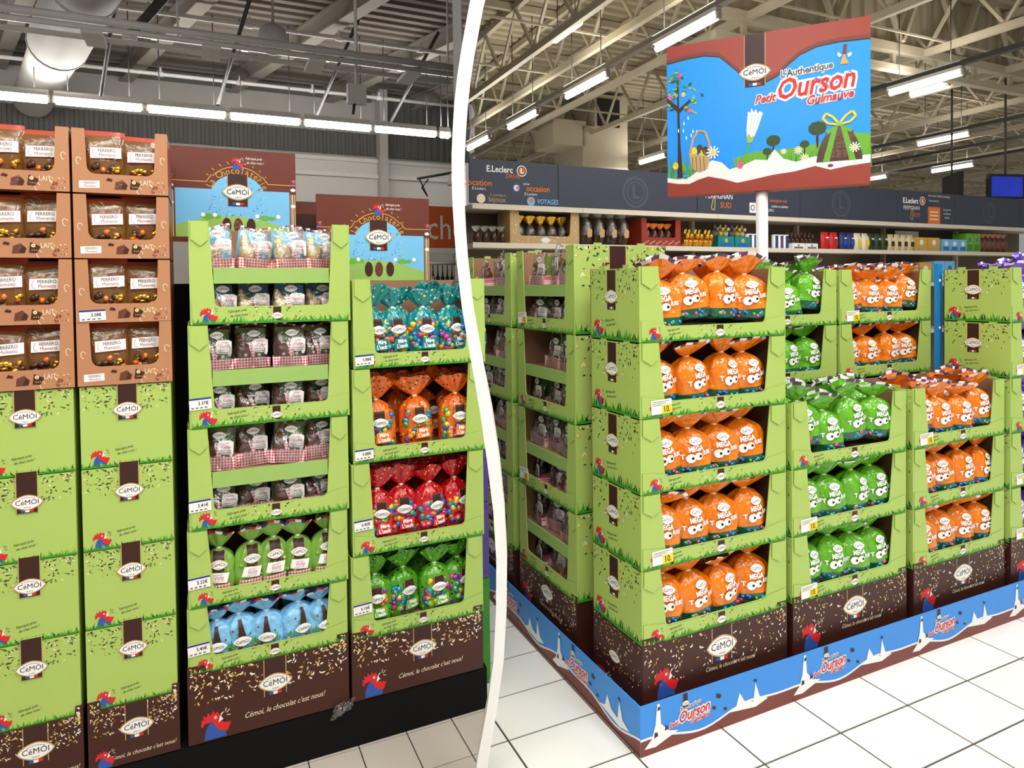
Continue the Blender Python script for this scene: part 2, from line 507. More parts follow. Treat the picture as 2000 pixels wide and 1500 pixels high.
b = MB()                                        # straight part of the partition, further back
d = Vector((-0.0765, 1.0)).normalized(); nn = Vector((d.y, -d.x))
p0 = d * 3.95; p1 = d * 19
q = [p0 - nn * 0.025, p0 + nn * 0.025, p1 + nn * 0.025, p1 - nn * 0.025]
b.add([(p.x, p.y, 0) for p in q] + [(p.x, p.y, 5.9) for p in q], [(3, 2, 1, 0), (4, 5, 6, 7), (0, 1, 5, 4), (1, 2, 6, 5), (2, 3, 7, 6), (3, 0, 4, 7)], 'wall_dark')
o = struct('wall_divider', b.mesh('wall_divider'), label='dark grey dividing wall running back between the two halls'); o.rotation_euler = (0, 0, 0)

# ------------------------------------------------------------------ left hall: back wall and ceiling
def ribbed(u0, u1, z0, z1, v, key, pitch=0.16, amp=0.03):
    m = MB(); n = int((u1 - u0) / pitch)
    prof = []
    for i in range(n + 1):
        u = u0 + i * pitch
        prof += [(u, v), (u + pitch * 0.4, v), (u + pitch * 0.5, v - amp), (u + pitch * 0.9, v - amp)]
    k = len(prof)
    m.add([(a, c, z0) for a, c in prof] + [(a, c, z1) for a, c in prof], [(i, i + 1, k + i + 1, k + i) for i in range(k - 1)], key)
    return m.mesh('ribbed_cladding')

def deck(name, v0, v1, uL, uR, z, key, pitch=0.26, amp=0.06):
    m = MB(); prof = []
    v = v0
    while v < v1:
        prof += [(v, z), (v + pitch * 0.45, z), (v + pitch * 0.55, z + amp), (v + pitch * 0.9, z + amp)]
        v += pitch
    k = len(prof)
    m.add([(uL(a), a, c) for a, c in prof] + [(uR(a), a, c) for a, c in prof], [(i, k + i, k + i + 1, i + 1) for i in range(k - 1)], key)
    return struct(name, m.mesh(name))

b = MB()
b.box(-7, 5.72, 15.0, 15.2, 0, 3.45, 'wall_grey')
b.box(-7, 5.72, 14.9, 15.2, 3.45, 4.42, 'wall_pale')
b.box(-7, 5.72, 15.0, 15.2, 4.42, 6.2, 'wall_grey')
wb = struct('wall_back', b.mesh('wall_back'), label='pale back wall of the left hall behind the tube lights')
part('cladding', ribbed(-7, 3.6, 4.52, 5.02, 14.97, 'wall_dark'), wb, label='dark ribbed band')
part('cladding', ribbed(3.75, 5.7, 4.52, 5.9, 14.9, 'wall_dark'), wb, label='dark ribbed corner cladding')
m = MB(); m.box(-7, 5.7, 14.82, 14.9, 4.36, 4.44, 'rail_white'); m.box(-7, 5.7, 14.80, 14.9, 4.02, 4.10, 'rail_white'); part('cornice', m.mesh('cornice'), wb)
m = MB(); m.box(3.6, 3.78, 14.6, 15.0, 3.45, 5.95, 'wall_grey'); part('pillar', m.mesh('pillar'), wb)
m = MB(); m.box(-7, 3.5, 14.9, 14.96, 5.72, 5.92, 'wall_dark'); part('painted_gap_shade', m.mesh('painted_gap_shade'), wb)  # solid dark strip painting the shade of the gap under the deck

deck('ceiling_left', 4.5, 15.1, lambda v: -7.0, lambda v: 0.405 * v, 5.95, 'deck_grey')
for u11 in (-4.0, -2.05, -0.05, 1.85, 3.78, 5.7):
    m = MB()
    for (w_, z0, z1) in ((0.11, 5.62, 5.65), (0.02, 5.65, 5.90), (0.11, 5.90, 5.94)):
        va, vb = 6.0, 14.95
        ua, ub = u11 - 0.31 * (va - 11), u11 - 0.31 * (vb - 11)
        if ub > 0.37 * vb: vb = (u11 + 3.41 ) / 0.69; ub = u11 - 0.31 * (vb - 11)
        if ua > 0.37 * va: va = max(va, (u11 + 3.41) / 0.69)
        ua = u11 - 0.31 * (va - 11)
        m.add([(ua - w_, va, z0), (ua + w_, va, z0), (ub + w_, vb, z0), (ub - w_, vb, z0), (ua - w_, va, z1), (ua + w_, va, z1), (ub + w_, vb, z1), (ub - w_, vb, z1)],
              [(3, 2, 1, 0), (4, 5, 6, 7), (0, 1, 5, 4), (1, 2, 6, 5), (2, 3, 7, 6), (3, 0, 4, 7)], 'steel_grey')
    if vb > va: struct('ceiling_beam', m.mesh('ceiling_beam'))

# big round duct hanging under the left ceiling
duct = thing('air_duct', 'big round off-white air duct under the left ceiling', 'duct', SHOP)
dd = Vector((-0.267, 0.964, 0))
c0 = Vector((-1.25, 9.33, 5.02))
m = MB(); m.tube([c0 - dd * 3, c0 + dd * 1.9], 0.36, 'duct_white', 24); part('duct_tube', m.mesh('duct_tube'), duct)
m = MB(); m.tube([c0 + dd * 1.9, c0 + dd * 2.2, c0 + dd * 5.4], [0.36, 0.31, 0.31], 'duct_white', 24); part('reducer', m.mesh('reducer'), duct)
m = MB()
for t in (-0.4, 1.88): m.tube([c0 + dd * t, c0 + dd * (t + 0.05)], 0.37, 'duct_white', 24)
part('collar', m.mesh('collar'), duct)

# sprinkler pipes
for i, (v, z, u1) in enumerate(((10.6, 5.45, 3.8), (11.8, 5.5, 4.3), (13.4, 5.4, 4.9), (14.3, 5.02, 5.2))):
    o = thing('sprinkler_pipe', f'thin cream sprinkler pipe under the left ceiling, {ORD[i]} from the front', 'pipe', SHOP)
    m = MB(); m.tube([(-6, v, z), (u1, v, z)], 0.035, 'rail_white', 8); part('pipe', m.mesh('pipe'), o)
    m = MB()
    for k in range(7):
        u = -4.5 + k * 1.3
        if u < u1: m.tube([(u, v, z), (u, v, z + 0.12)], 0.022, 'rail_white', 6); m.tube([(u - 0.05, v, z), (u + 0.05, v, z)], 0.05, 'rail_white', 8)
    part('fittings', m.mesh('fittings'), o)
o = thing('conduit_arm', 'grey cable conduit sloping down from the left ceiling', 'conduit', SHOP)
m = MB(); m.tube([(0.1, 9.2, 5.75), (-0.75, 9.6, 4.75)], 0.06, 'steel_dark', 8); part('conduit', m.mesh('conduit'), o)
m = MB(); m.tube([(0.16, 9.15, 5.75), (0.0, 9.2, 5.4), (-0.35, 9.4, 5.25), (-0.72, 9.6, 4.72)], 0.022, 'rail_white', 6); part('cable', m.mesh('cable'), o)
m = MB(); m.box(-0.84, -0.68, 9.55, 9.65, 4.68, 4.76, 'rail_white'); part('bracket', m.mesh('bracket'), o)
o = thing('dome_camera', 'round white dome camera hanging from the left ceiling', 'camera', Frame(0.93, 9.6, 4.93))
m = MB()
prof = [(0.0, -0.17), (0.11, -0.17), (0.17, -0.12), (0.20, 0.0), (0.17, 0.13), (0.10, 0.19), (0.02, 0.21), (0.012, 0.95)]
m.grid(lambda i, j: (prof[j][0] * math.cos(i * math.pi / 8), prof[j][0] * math.sin(i * math.pi / 8), prof[j][1]), 16, len(prof) - 1, 'duct_white'); part('housing', m.mesh('housing'), o)
m = MB(); m.ball((0, 0, -0.15), (0.10, 0.10, 0.05), 'plastic_black', 12, 6); part('lens', m.mesh('lens'), o)
o = thing('sensor_box', 'small white sensor box hanging on a rod below the light rail', 'sensor', Frame(1.86, 8.75, 4.1))
m = MB(); m.box(-0.12, 0.12, -0.05, 0.05, -0.15, 0.1, 'rail_white'); part('housing', m.mesh('housing'), o)
m = MB(); m.tube([(0, 0, 0.1), (0, 0, 1.8)], 0.02, 'rail_white', 6); part('rod', m.mesh('rod'), o)
m = MB(); m.tube([(-0.03, 0, -0.15), (-0.05, 0, -0.28)], 0.02, 'steel_dark', 6); part('cable', m.mesh('cable'), o)

# ------------------------------------------------------------------ lamps
def tube_lamp(u, v, z, length, along, label, watts=0.0, tone=(1.0, 0.985, 0.96), key='tube_glow', hang=1.2, rad=0.045, group=None, housing='rail_white', spread=1.2, up=0.0):
    fr = Frame(u, v, z, 0.0 if along == 'u' else math.pi / 2)
    o = thing('tube_lamp', label, 'lamp', fr, group=group)
    h = length / 2
    m = MB(); m.box(-h, h, -0.06, 0.06, 0.05, 0.10, housing); m.box(-h, h, -0.03, 0.03, 0.10, 0.14, housing); part('housing', m.mesh('housing'), o)
    m = MB(); m.tube([(-h + 0.02, 0, 0), (h - 0.02, 0, 0)], rad, key, 10); part('tube', m.mesh('tube'), o)
    for sg in (-1, 1):
        m = MB(); m.box(sg * h - 0.025, sg * h + 0.025, -0.03, 0.03, -0.03, 0.08, 'steel_grey'); part('end_cap', m.mesh('end_cap'), o)
    for sg in (-0.7, 0.7):
        m = MB(); m.tube([(sg * h, 0, 0.1), (sg * h, 0, hang)], 0.008, 'steel_dark', 5); part('suspension_rod', m.mesh('suspension_rod'), o)
    if watts > 0:
        l = bpy.data.lights.new('tube_light', 'AREA'); l.shape = 'RECTANGLE'; l.size = length; l.size_y = spread; l.energy = watts; l.color = tone
        lo = bpy.data.objects.new('tube_light', l); COL.objects.link(lo); lo.parent = o; lo.location = (0, 0, -0.08)
    if up > 0:                              # extra upward light added above the tube to brighten the ceiling
        l = bpy.data.lights.new('added_uplight', 'AREA'); l.shape = 'RECTANGLE'; l.size = length; l.size_y = 0.4; l.energy = up; l.color = (1.0, 0.97, 0.92)
        lo = bpy.data.objects.new('added_uplight', l); COL.objects.link(lo); lo.parent = o; lo.location = (0, 0, 0.16); lo.rotation_euler = (math.pi, 0, 0)
    return o

gaps = [-4.32, -3.13, -1.945, -0.746, 0.424, 1.57, 2.76, 3.953, 4.22]
for i, (a, c) in enumerate(zip(gaps, gaps[1:])):
    tube_lamp((a + c) / 2, 11.7, 4.36, c - a - 0.07, 'u', f'glowing white tube light, {ORD[i]} from left in the lit row of the left hall', hang=1.58, rad=0.055, up=LEFT_UP)
tr = thing('light_rail', 'unlit white triple light rail crossing below the left ceiling', 'rail', Frame(0, 8.7, 4.36))
for dy, dz, hh in ((-0.20, 0.0, 0.032), (0.0, 0.16, 0.045), (0.20, 0.02, 0.032)):
    m = MB(); m.tube([(-4, dy, dz + 0.05), (3.2, dy, dz + 0.05)], hh, 'rail_white', 12); part('rail', m.mesh('rail'), tr)
for u in (-1.03, 0.15, 1.334, 2.544):
    m = cached('clip', lambda: (lambda q: (q.box(-0.1, 0.1, -0.23, 0.23, -0.02, 0.02, 'rail_white'), q.mesh('clip'))[1])(MB())); part('clip', m, tr, (u, 0, 0))
for u in (-2.2, -0.2, 1.86, 3.1):
    m = cached('rod', lambda: (lambda q: (q.tube([(0, 0, 0.1), (0, 0, 1.55)], 0.014, 'rail_white', 6), q.mesh('rod'))[1])(MB())); part('rod', m, tr, (u, 0, 0))
# slanted dark hangers of the lit row
for i, (u, v) in enumerate(((-1.2, 10.7), (0.35, 11.0), (1.9, 11.2), (3.2, 11.3))):
    m = MB(); m.tube([(u + 0.35, v - 0.9, 5.7), (u - 0.1, v + 0.8, 4.45)], 0.03, 'steel_dark', 6)
    solid('hanger_rod', m.mesh('hanger_rod'), f'slanted dark hanger rod above the lit tube row, {ORD[i]} from left', 'rod', SHOP)

# lamps over the aisles around the camera (their tubes hang above and behind the picture)
k = 0
for u, v in ((-1.6, 0.3), (0.0, 0.3), (-1.6, -1.6), (0.0, -1.6)):
    tube_lamp(u, v, 3.7, 1.4, 'u', f'white tube light over the left aisle, {ORD[k]} above the camera', LEFT_LAMP, hang=2.25, tone=(1.0, 0.95, 0.86), up=26.0); k += 1
k = 0
for u, v in ((2.6, -0.2), (2.6, -2.4), (5.37, 1.9), (5.37, 4.2), (5.37, -0.4), (0.9, 1.2)):
    tube_lamp(u, v, 4.6, 1.2, 'v', f'white tube light over the right aisle, {ORD[k]} above the camera', RIGHT_LAMP, hang=1.74, up=16.0); k += 1
k = 0
for u, v0, v1 in ((5.37, 5.95, 7.1), (5.37, 8.23, 9.44), (5.37, 10.46, 11.67), (5.36, 12.6, 13.8), (10.1, 6.13, 7.28), (9.9, 12.76, 13.77), (14.4, 8.6, 9.7), (18.25, 10.8, 11.9), (17.8, 12.9, 13.9)):
    tube_lamp(u, (v0 + v1) / 2, 4.6, v1 - v0, 'v', f'lit white tube light of the right hall, {ORD[k]} counting away from the camera', RIGHT_LAMP * (0.9 if k < 5 else 0.8), hang=1.74, rad=0.04, up=RIGHT_UP); k += 1
for i, (u, v, z) in enumerate(((4.9, 8.6, 5.3), (9.3, 15.8, 5.3), (12.88, 8.45, 5.3))):
    tube_lamp(u, v, z, 0.75, 'v', f'short warm yellow ceiling lamp, {ORD[i]} from left in the right hall', 0, key='tube_warm', hang=0.8, rad=0.07)
for i, (u, va, vb) in enumerate(((5.37, 0.5, 14.0), (10.08, 4.5, 14.0), (14.38, 6.5, 15), (16.4, 7.5, 16), (18.1, 9.5, 17))):
    m = MB(); m.box(u - 0.05, u + 0.05, va, vb, 4.70, 4.77, 'steel_dark' if i != 0 else 'steel_grey')
    solid('light_track', m.mesh('light_track'), f'long grey lighting track under the right roof, {ORD[i]} from left', 'track', SHOP)

# ------------------------------------------------------------------ right hall: roof, trusses, far wall
deck('ceiling_right', 4.0, 44.0, lambda v: 0.40 * v, lambda v: 60.0, 6.35, 'deck_cream')
bar = cached('bar', lambda: (lambda q: (q.box(-0.5, 0.5, -0.5, 0.5, 0, 1, 'steel_cream'), q.mesh('bar'))[1])(MB()))
def put_bar(parent, name, p, q, w, t):
    p, q = Vector(p), Vector(q); d = q - p
    o = part(name, bar, parent, tuple(p), scale=(w, t, d.length))
    o.rotation_mode = 'QUATERNION'; o.rotation_quaternion = d.to_track_quat('Z', 'Y')
for i, (u, va, vb) in enumerate(((4.85, 5.0, 12.8), (5.68, 5.0, 14.6), (7.0, 5.0, 18.0), (8.7, 4.5, 20), (10.8, 4.2, 24), (13.0, 5, 26), (15.4, 6, 28), (18.0, 7, 30), (21, 8, 34), (25, 9, 36), (30, 10, 38), (36, 12, 40))):
    t = struct('ceiling_truss'); t['label'] = f'cream steel roof truss of the right hall, {ORD[i]} from left'
    put_bar(t, 'bottom_chord', (u, va, 5.3), (u, vb, 5.3), 0.09, 0.11)
    put_bar(t, 'top_chord', (u, va, 6.25), (u, vb, 6.25), 0.09, 0.11)
    n = int((vb - va) / 1.15); st = (vb - va) / n
    for k in range(n):
        a = va + k * st
        put_bar(t, 'web_bar', (u, a, 6.2), (u, a + st / 2, 5.34), 0.045, 0.045)
        put_bar(t, 'web_bar', (u, a + st / 2, 5.34), (u, a + st, 6.2), 0.045, 0.045)
for i, v in enumerate((6.5, 8.4, 10.3, 12.2, 14.4, 17, 20, 23, 27, 32, 38)):
    t = struct('ceiling_purlin'); t['label'] = f'cream cross purlin under the right roof, {ORD[i]} from the front'
    put_bar(t, 'purlin', (0.4 * v + 0.1, v, 6.27), (40, v, 6.27), 0.08, 0.12)
    put_bar(t, 'cross_tie', (0.4 * v + 0.1, v + 0.3, 5.36), (40, v + 0.3, 5.36), 0.03, 0.03)
wd = struct('wall_gable', ribbed(6.7, 20, 5.42, 7.8, 7.35, 'deck_cream', 0.3, 0.05), label='cream ribbed cladding above the roof girder')
for z, h in ((5.30, 0.14), (4.98, 0.10)):
    put_bar(wd, 'girder', (6.4, 7.2, z), (20, 7.2, z), 0.12, h)
for k in range(8):
    u = 7.2 + k * 1.5
    put_bar(wd, 'brace', (u, 7.15, 5.4), (u + 0.75, 7.15, 6.9), 0.12, 0.06)
    put_bar(wd, 'brace', (u + 1.5, 7.15, 5.4), (u + 0.75, 7.15, 6.9), 0.07, 0.05)
for k in range(12):
    u = 7.0 + k * 1.05
    put_bar(wd, 'stud', (u, 7.25, 5.0), (u, 7.25, 5.3), 0.08, 0.05)
b = MB(); b.box(17.0, 60, 44, 44.2, 0, 7, 'wall_grey'); struct('wall_far', b.mesh('wall_far'), label='far cream wall of the right hall')
o = thing('vent_unit', 'boxy cream ventilation unit with dark grille hanging under the right roof', 'ventilation', Frame(8.4, 14, 4.45))
m = MB(); m.box(0, 1.3, 0, 1.4, 0, 1.0, 'steel_cream'); m.box(0.35, 1.3, 0, 1.4, 1.0, 1.8, 'steel_cream'); m.box(-0.8, 0.1, 0, 1, 0.5, 1.1, 'steel_cream'); part('casing', m.mesh('casing'), o)
m = MB(); m.box(0.42, 1.05, -0.03, 0.02, 1.02, 1.7, 'plastic_black'); part('grille', m.mesh('grille'), o)
m = MB(); m.box(0.0, 1.3, -0.06, 0.0, -1.5, 0.0, 'steel_cream'); part('drop_panel', m.mesh('drop_panel'), o)

class Each:
    """like MB, but every printed piece becomes a part of its own"""
    def __init__(s, name, parent): s.n = name; s.p = parent
    def __getattr__(s, k):
        def go(*a, **q):
            m = MB(); getattr(m, k)(*a, **q); return part(s.n, m.mesh(s.n), s.p)
        return go

# ------------------------------------------------------------------ printed motifs
def lens(w, h, n=12):
    pts = []
    for i in range(n + 1):
        x = -1 + 2 * i / n; pts.append((x * w / 2, h / 2 * (1 - abs(x) ** 1.7) ** 0.72 if abs(x) < 1 else 0))
    for i in range(n - 1, 0, -1):
        x = -1 + 2 * i / n; pts.append((x * w / 2, -h / 2 * (1 - abs(x) ** 1.7) ** 0.72))
    return pts[::-1]

def logo(mb, pm, x, z, w, o=0.0005, band=True, top=None, bot=None, flag=True, rim='tan_ink', fine=True, curved=False):
    bw = w * 0.33
    top = z + w * 0.62 if top is None else top
    bot = z - w * 0.40 if bot is None else bot
    if band:
        nz = 6 if curved else 1
        mb.patch([(x - bw - w * 0.025, bot), (x + bw + w * 0.025, bot), (x + bw + w * 0.025, top), (x - bw - w * 0.025, top)], 'tan_ink', o, pm, 2 if curved else 1, nz)
        mb.patch([(x - bw, bot), (x + bw, bot), (x + bw, top), (x - bw, top)], 'brown_ink', o * 1.6, pm, 2 if curved else 1, nz)
    rows = 4 if curved else 1
    mb.eye(x, z, w * 1.08, w * 0.60, rim, o * 2.4, pm, rows=rows)
    mb.eye(x, z, w * 0.98, w * 0.52, 'white_ink', o * 3.2, pm, rows=rows)
    mb.text('C\u00e9MOI', w * 0.27, x, z, 'black_ink', o * 4.2, pm, sx=0.95)
    if fine:
        for s in (1, -1):
            for k in range(-3, 4):
                if s < 0 and abs(k) > 1: continue
                a = x + k * w * 0.075; c = z + s * w * (0.195 - 0.006 * k * k)
                mb.flat([(a - w * 0.028, c - w * 0.012), (a + w * 0.028, c - w * 0.012), (a + w * 0.028, c + w * 0.012), (a - w * 0.028, c + w * 0.012)], 'grey_ink', o * 4.2, pm)
    if flag and band:
        fz0, fz1 = bot + w * 0.03, bot + w * 0.12
        for k, c in enumerate(('blue_ink', 'white_ink', 'red_ink')):
            a = x - w * 0.2 + k * w * 0.133
            mb.flat([(a, fz0), (a + w * 0.133, fz0), (a + w * 0.133, fz1), (a, fz1)], c, o * 2.2, pm)

RED = [(178, 1310), (185, 1292), (180, 1275), (196, 1278), (194, 1246), (214, 1264), (222, 1232), (238, 1258), (256, 1230), (264, 1254), (278, 1240), (292, 1262), (286, 1312), (300, 1308), (322, 1322), (360, 1326), (352, 1350), (346, 1362), (336, 1384), (315, 1378), (288, 1362), (266, 1338), (250, 1302), (215, 1304), (200, 1306), (190, 1328)]
BLUE = [(200, 1415), (203, 1375), (214, 1335), (232, 1308), (250, 1302), (266, 1338), (288, 1362), (315, 1378), (330, 1386), (330, 1415)]
BEAK = [(320, 1250), (305, 1254), (294, 1275), (284, 1314), (314, 1298), (304, 1284), (300, 1272), (310, 1260)]
def rooster(mb, pm, x, z, s, o=0.0005, rays='leaf_ink'):
    q = lambda P: [(x + (a - 178) / 185 * s, z + (1415 - c) / 185 * s) for a, c in P]
    mb.flat(q(BLUE)[::-1], 'blue_ink', o, pm)
    mb.flat(q(RED)[::-1], 'red_ink', o * 1.8, pm)
    mb.flat(q(BEAK)[::-1], 'white_ink', o * 2.6, pm)
    (ex, ez), = q([(268, 1277)])
    mb.disc(ex, ez, s * 0.05, 'white_ink', o * 2.6, pm, 10); mb.disc(ex + s * 0.01, ez, s * 0.024, 'black_ink', o * 3.4, pm, 8)
    for seg in ([(326, 1252), (333, 1230)], [(334, 1262), (354, 1242)], [(336, 1276), (358, 1280)]):
        mb.stroke(q(seg), s * 0.025, rays, o * 2, pm)

def confetti(mb, pm, x0, x1, z0, z1, n, seed, keys, size, o=0.0005, skip=None):
    r = random.Random(seed)
    for i in range(n):
        x = r.uniform(x0, x1); z = z1 - (z1 - z0) * r.random() ** 1.5
        if skip and skip[0] < x < skip[1]: continue
        s = size * r.uniform(0.4, 1.15); a = r.uniform(0, math.pi)
        c, q = math.cos(a), math.sin(a)
        pts = [(s, 0), (0.25 * s, 0.42 * s), (-s, 0), (-0.25 * s, -0.42 * s)]
        pts = [(x + p * c - t * q, z + p * q + t * c) for p, t in pts]
        pts = [(min(max(p, x0), x1), min(t, z1)) for p, t in pts]
        mb.flat(pts, r.choice(keys), o * r.uniform(0.9, 1.6), pm)
LEAFY = ['leaf_ink', 'leaf_ink', 'black_ink', 'grass_ink', 'cream_ink', 'cream_ink', 'brown_ink', 'leaf_ink', 'gold_ink', 'skirt_brown']
SEEDS = ['cream_ink', 'white_ink', 'gold_ink', 'tan_ink', 'cream_ink', 'gold_ink']

def grass(mb, pm, x0, x1, h, n, seed, o=0.0006, z=0.0):
    r = random.Random(seed)
    mb.flat([(x0, z), (x1, z), (x1, z + h * 0.28), (x0, z + h * 0.28)], 'grass_ink', o, pm)
    for i in range(n):
        x = x0 + (x1 - x0) * (i + r.random()) / n; w = (x1 - x0) / n * 1.1; t = h * r.uniform(0.45, 1.1); l = r.uniform(-1, 1) * w * 1.3
        a, c = max(x0, x - w / 2), min(x1, x + w / 2)
        mb.flat([(a, z + h * 0.2), (c, z + h * 0.2), (min(max(x + l, x0), x1), z + t)], r.choice(('grass_ink', 'grass_ink', 'grass_light')), o * 1.5, pm)

def slogan(mb, pm, x, z, s, key='black_ink', o=0.0006, rot=0.12):
    mb.text('Fabriqu\u00e9 pr\u00e8s', s, x, z + s * 0.55, key, o, pm, rot=rot, shear=0.35, sx=0.8)
    mb.text('de chez vous !', s, x + s * 0.6, z - s * 0.55, key, o, pm, rot=rot, shear=0.35, sx=0.8)

def price_tag(parent, text, x, z, w=0.062, h=0.036, yellow=False, y=0.0):
    def make():
        m = MB(); pm = FRONT(-0.0015)
        m.box(-w / 2, w / 2, -0.0015, 0.0, -h / 2, h / 2, 'white_ink')
        if yellow:
            m.flat([(0.0, -h / 2), (w / 2, -h / 2), (w / 2, h * 0.12), (0.0, h * 0.12)], 'yellow_ink', 0.0004, pm)
            m.text(text, h * 0.62, w * 0.24, -h * 0.2, 'black_ink', 0.0009, pm, bold=0.0004, sx=0.85)
            for k in range(3): m.flat([(-w * 0.45, h * (0.4 - 0.12 * k)), (w * (0.4 - 0.2 * k), h * (0.4 - 0.12 * k)), (w * (0.4 - 0.2 * k), h * (0.36 - 0.12 * k)), (-w * 0.45, h * (0.36 - 0.12 * k))][::-1], 'grey_ink', 0.0005, pm)
        else:
            m.flat([(-w / 2, h * 0.34), (w / 2, h * 0.34), (w / 2, h / 2), (-w / 2, h / 2)], 'navy_ink', 0.0004, pm)
            m.text(text, h * 0.42, w * 0.14, h * 0.02, 'black_ink', 0.0006, pm, bold=0.0002, sx=0.85)
            for k in range(4): m.flat([(-w * 0.42 + k * w * 0.2, -h * 0.4), (-w * 0.30 + k * w * 0.2, -h * 0.4), (-w * 0.30 + k * w * 0.2, -h * 0.28), (-w * 0.42 + k * w * 0.2, -h * 0.28)], 'grey_ink', 0.0005, pm)
        return m.mesh('price_tag')
    part('price_tag', cached(('tag', text, w, h, yellow), make), parent, (x, y - 0.001, z), label='white price label' if not yellow else 'white and yellow price label', rot=(0, -0.05, 0))

# ------------------------------------------------------------------ cartons
def window_poly(w, h, lip, sl, sb, r=0.016):
    """U-shaped front: full-height strips left and right, low lip between"""
    pts = [(0, 0), (w, 0), (w, h), (w - sl, h)]
    x1, x0 = w - sb, sb
    for k in range(5):
        a = math.pi / 2 * k / 4
        pts.append((x1 - r + r * math.cos(a), lip + r - r * math.sin(a)))
    for k in range(5):
        a = math.pi / 2 * k / 4
        pts.append((x0 + r - r * math.sin(a), lip + r - r * math.cos(a)))
    pts += [(sl, h), (0, h)]
    return pts

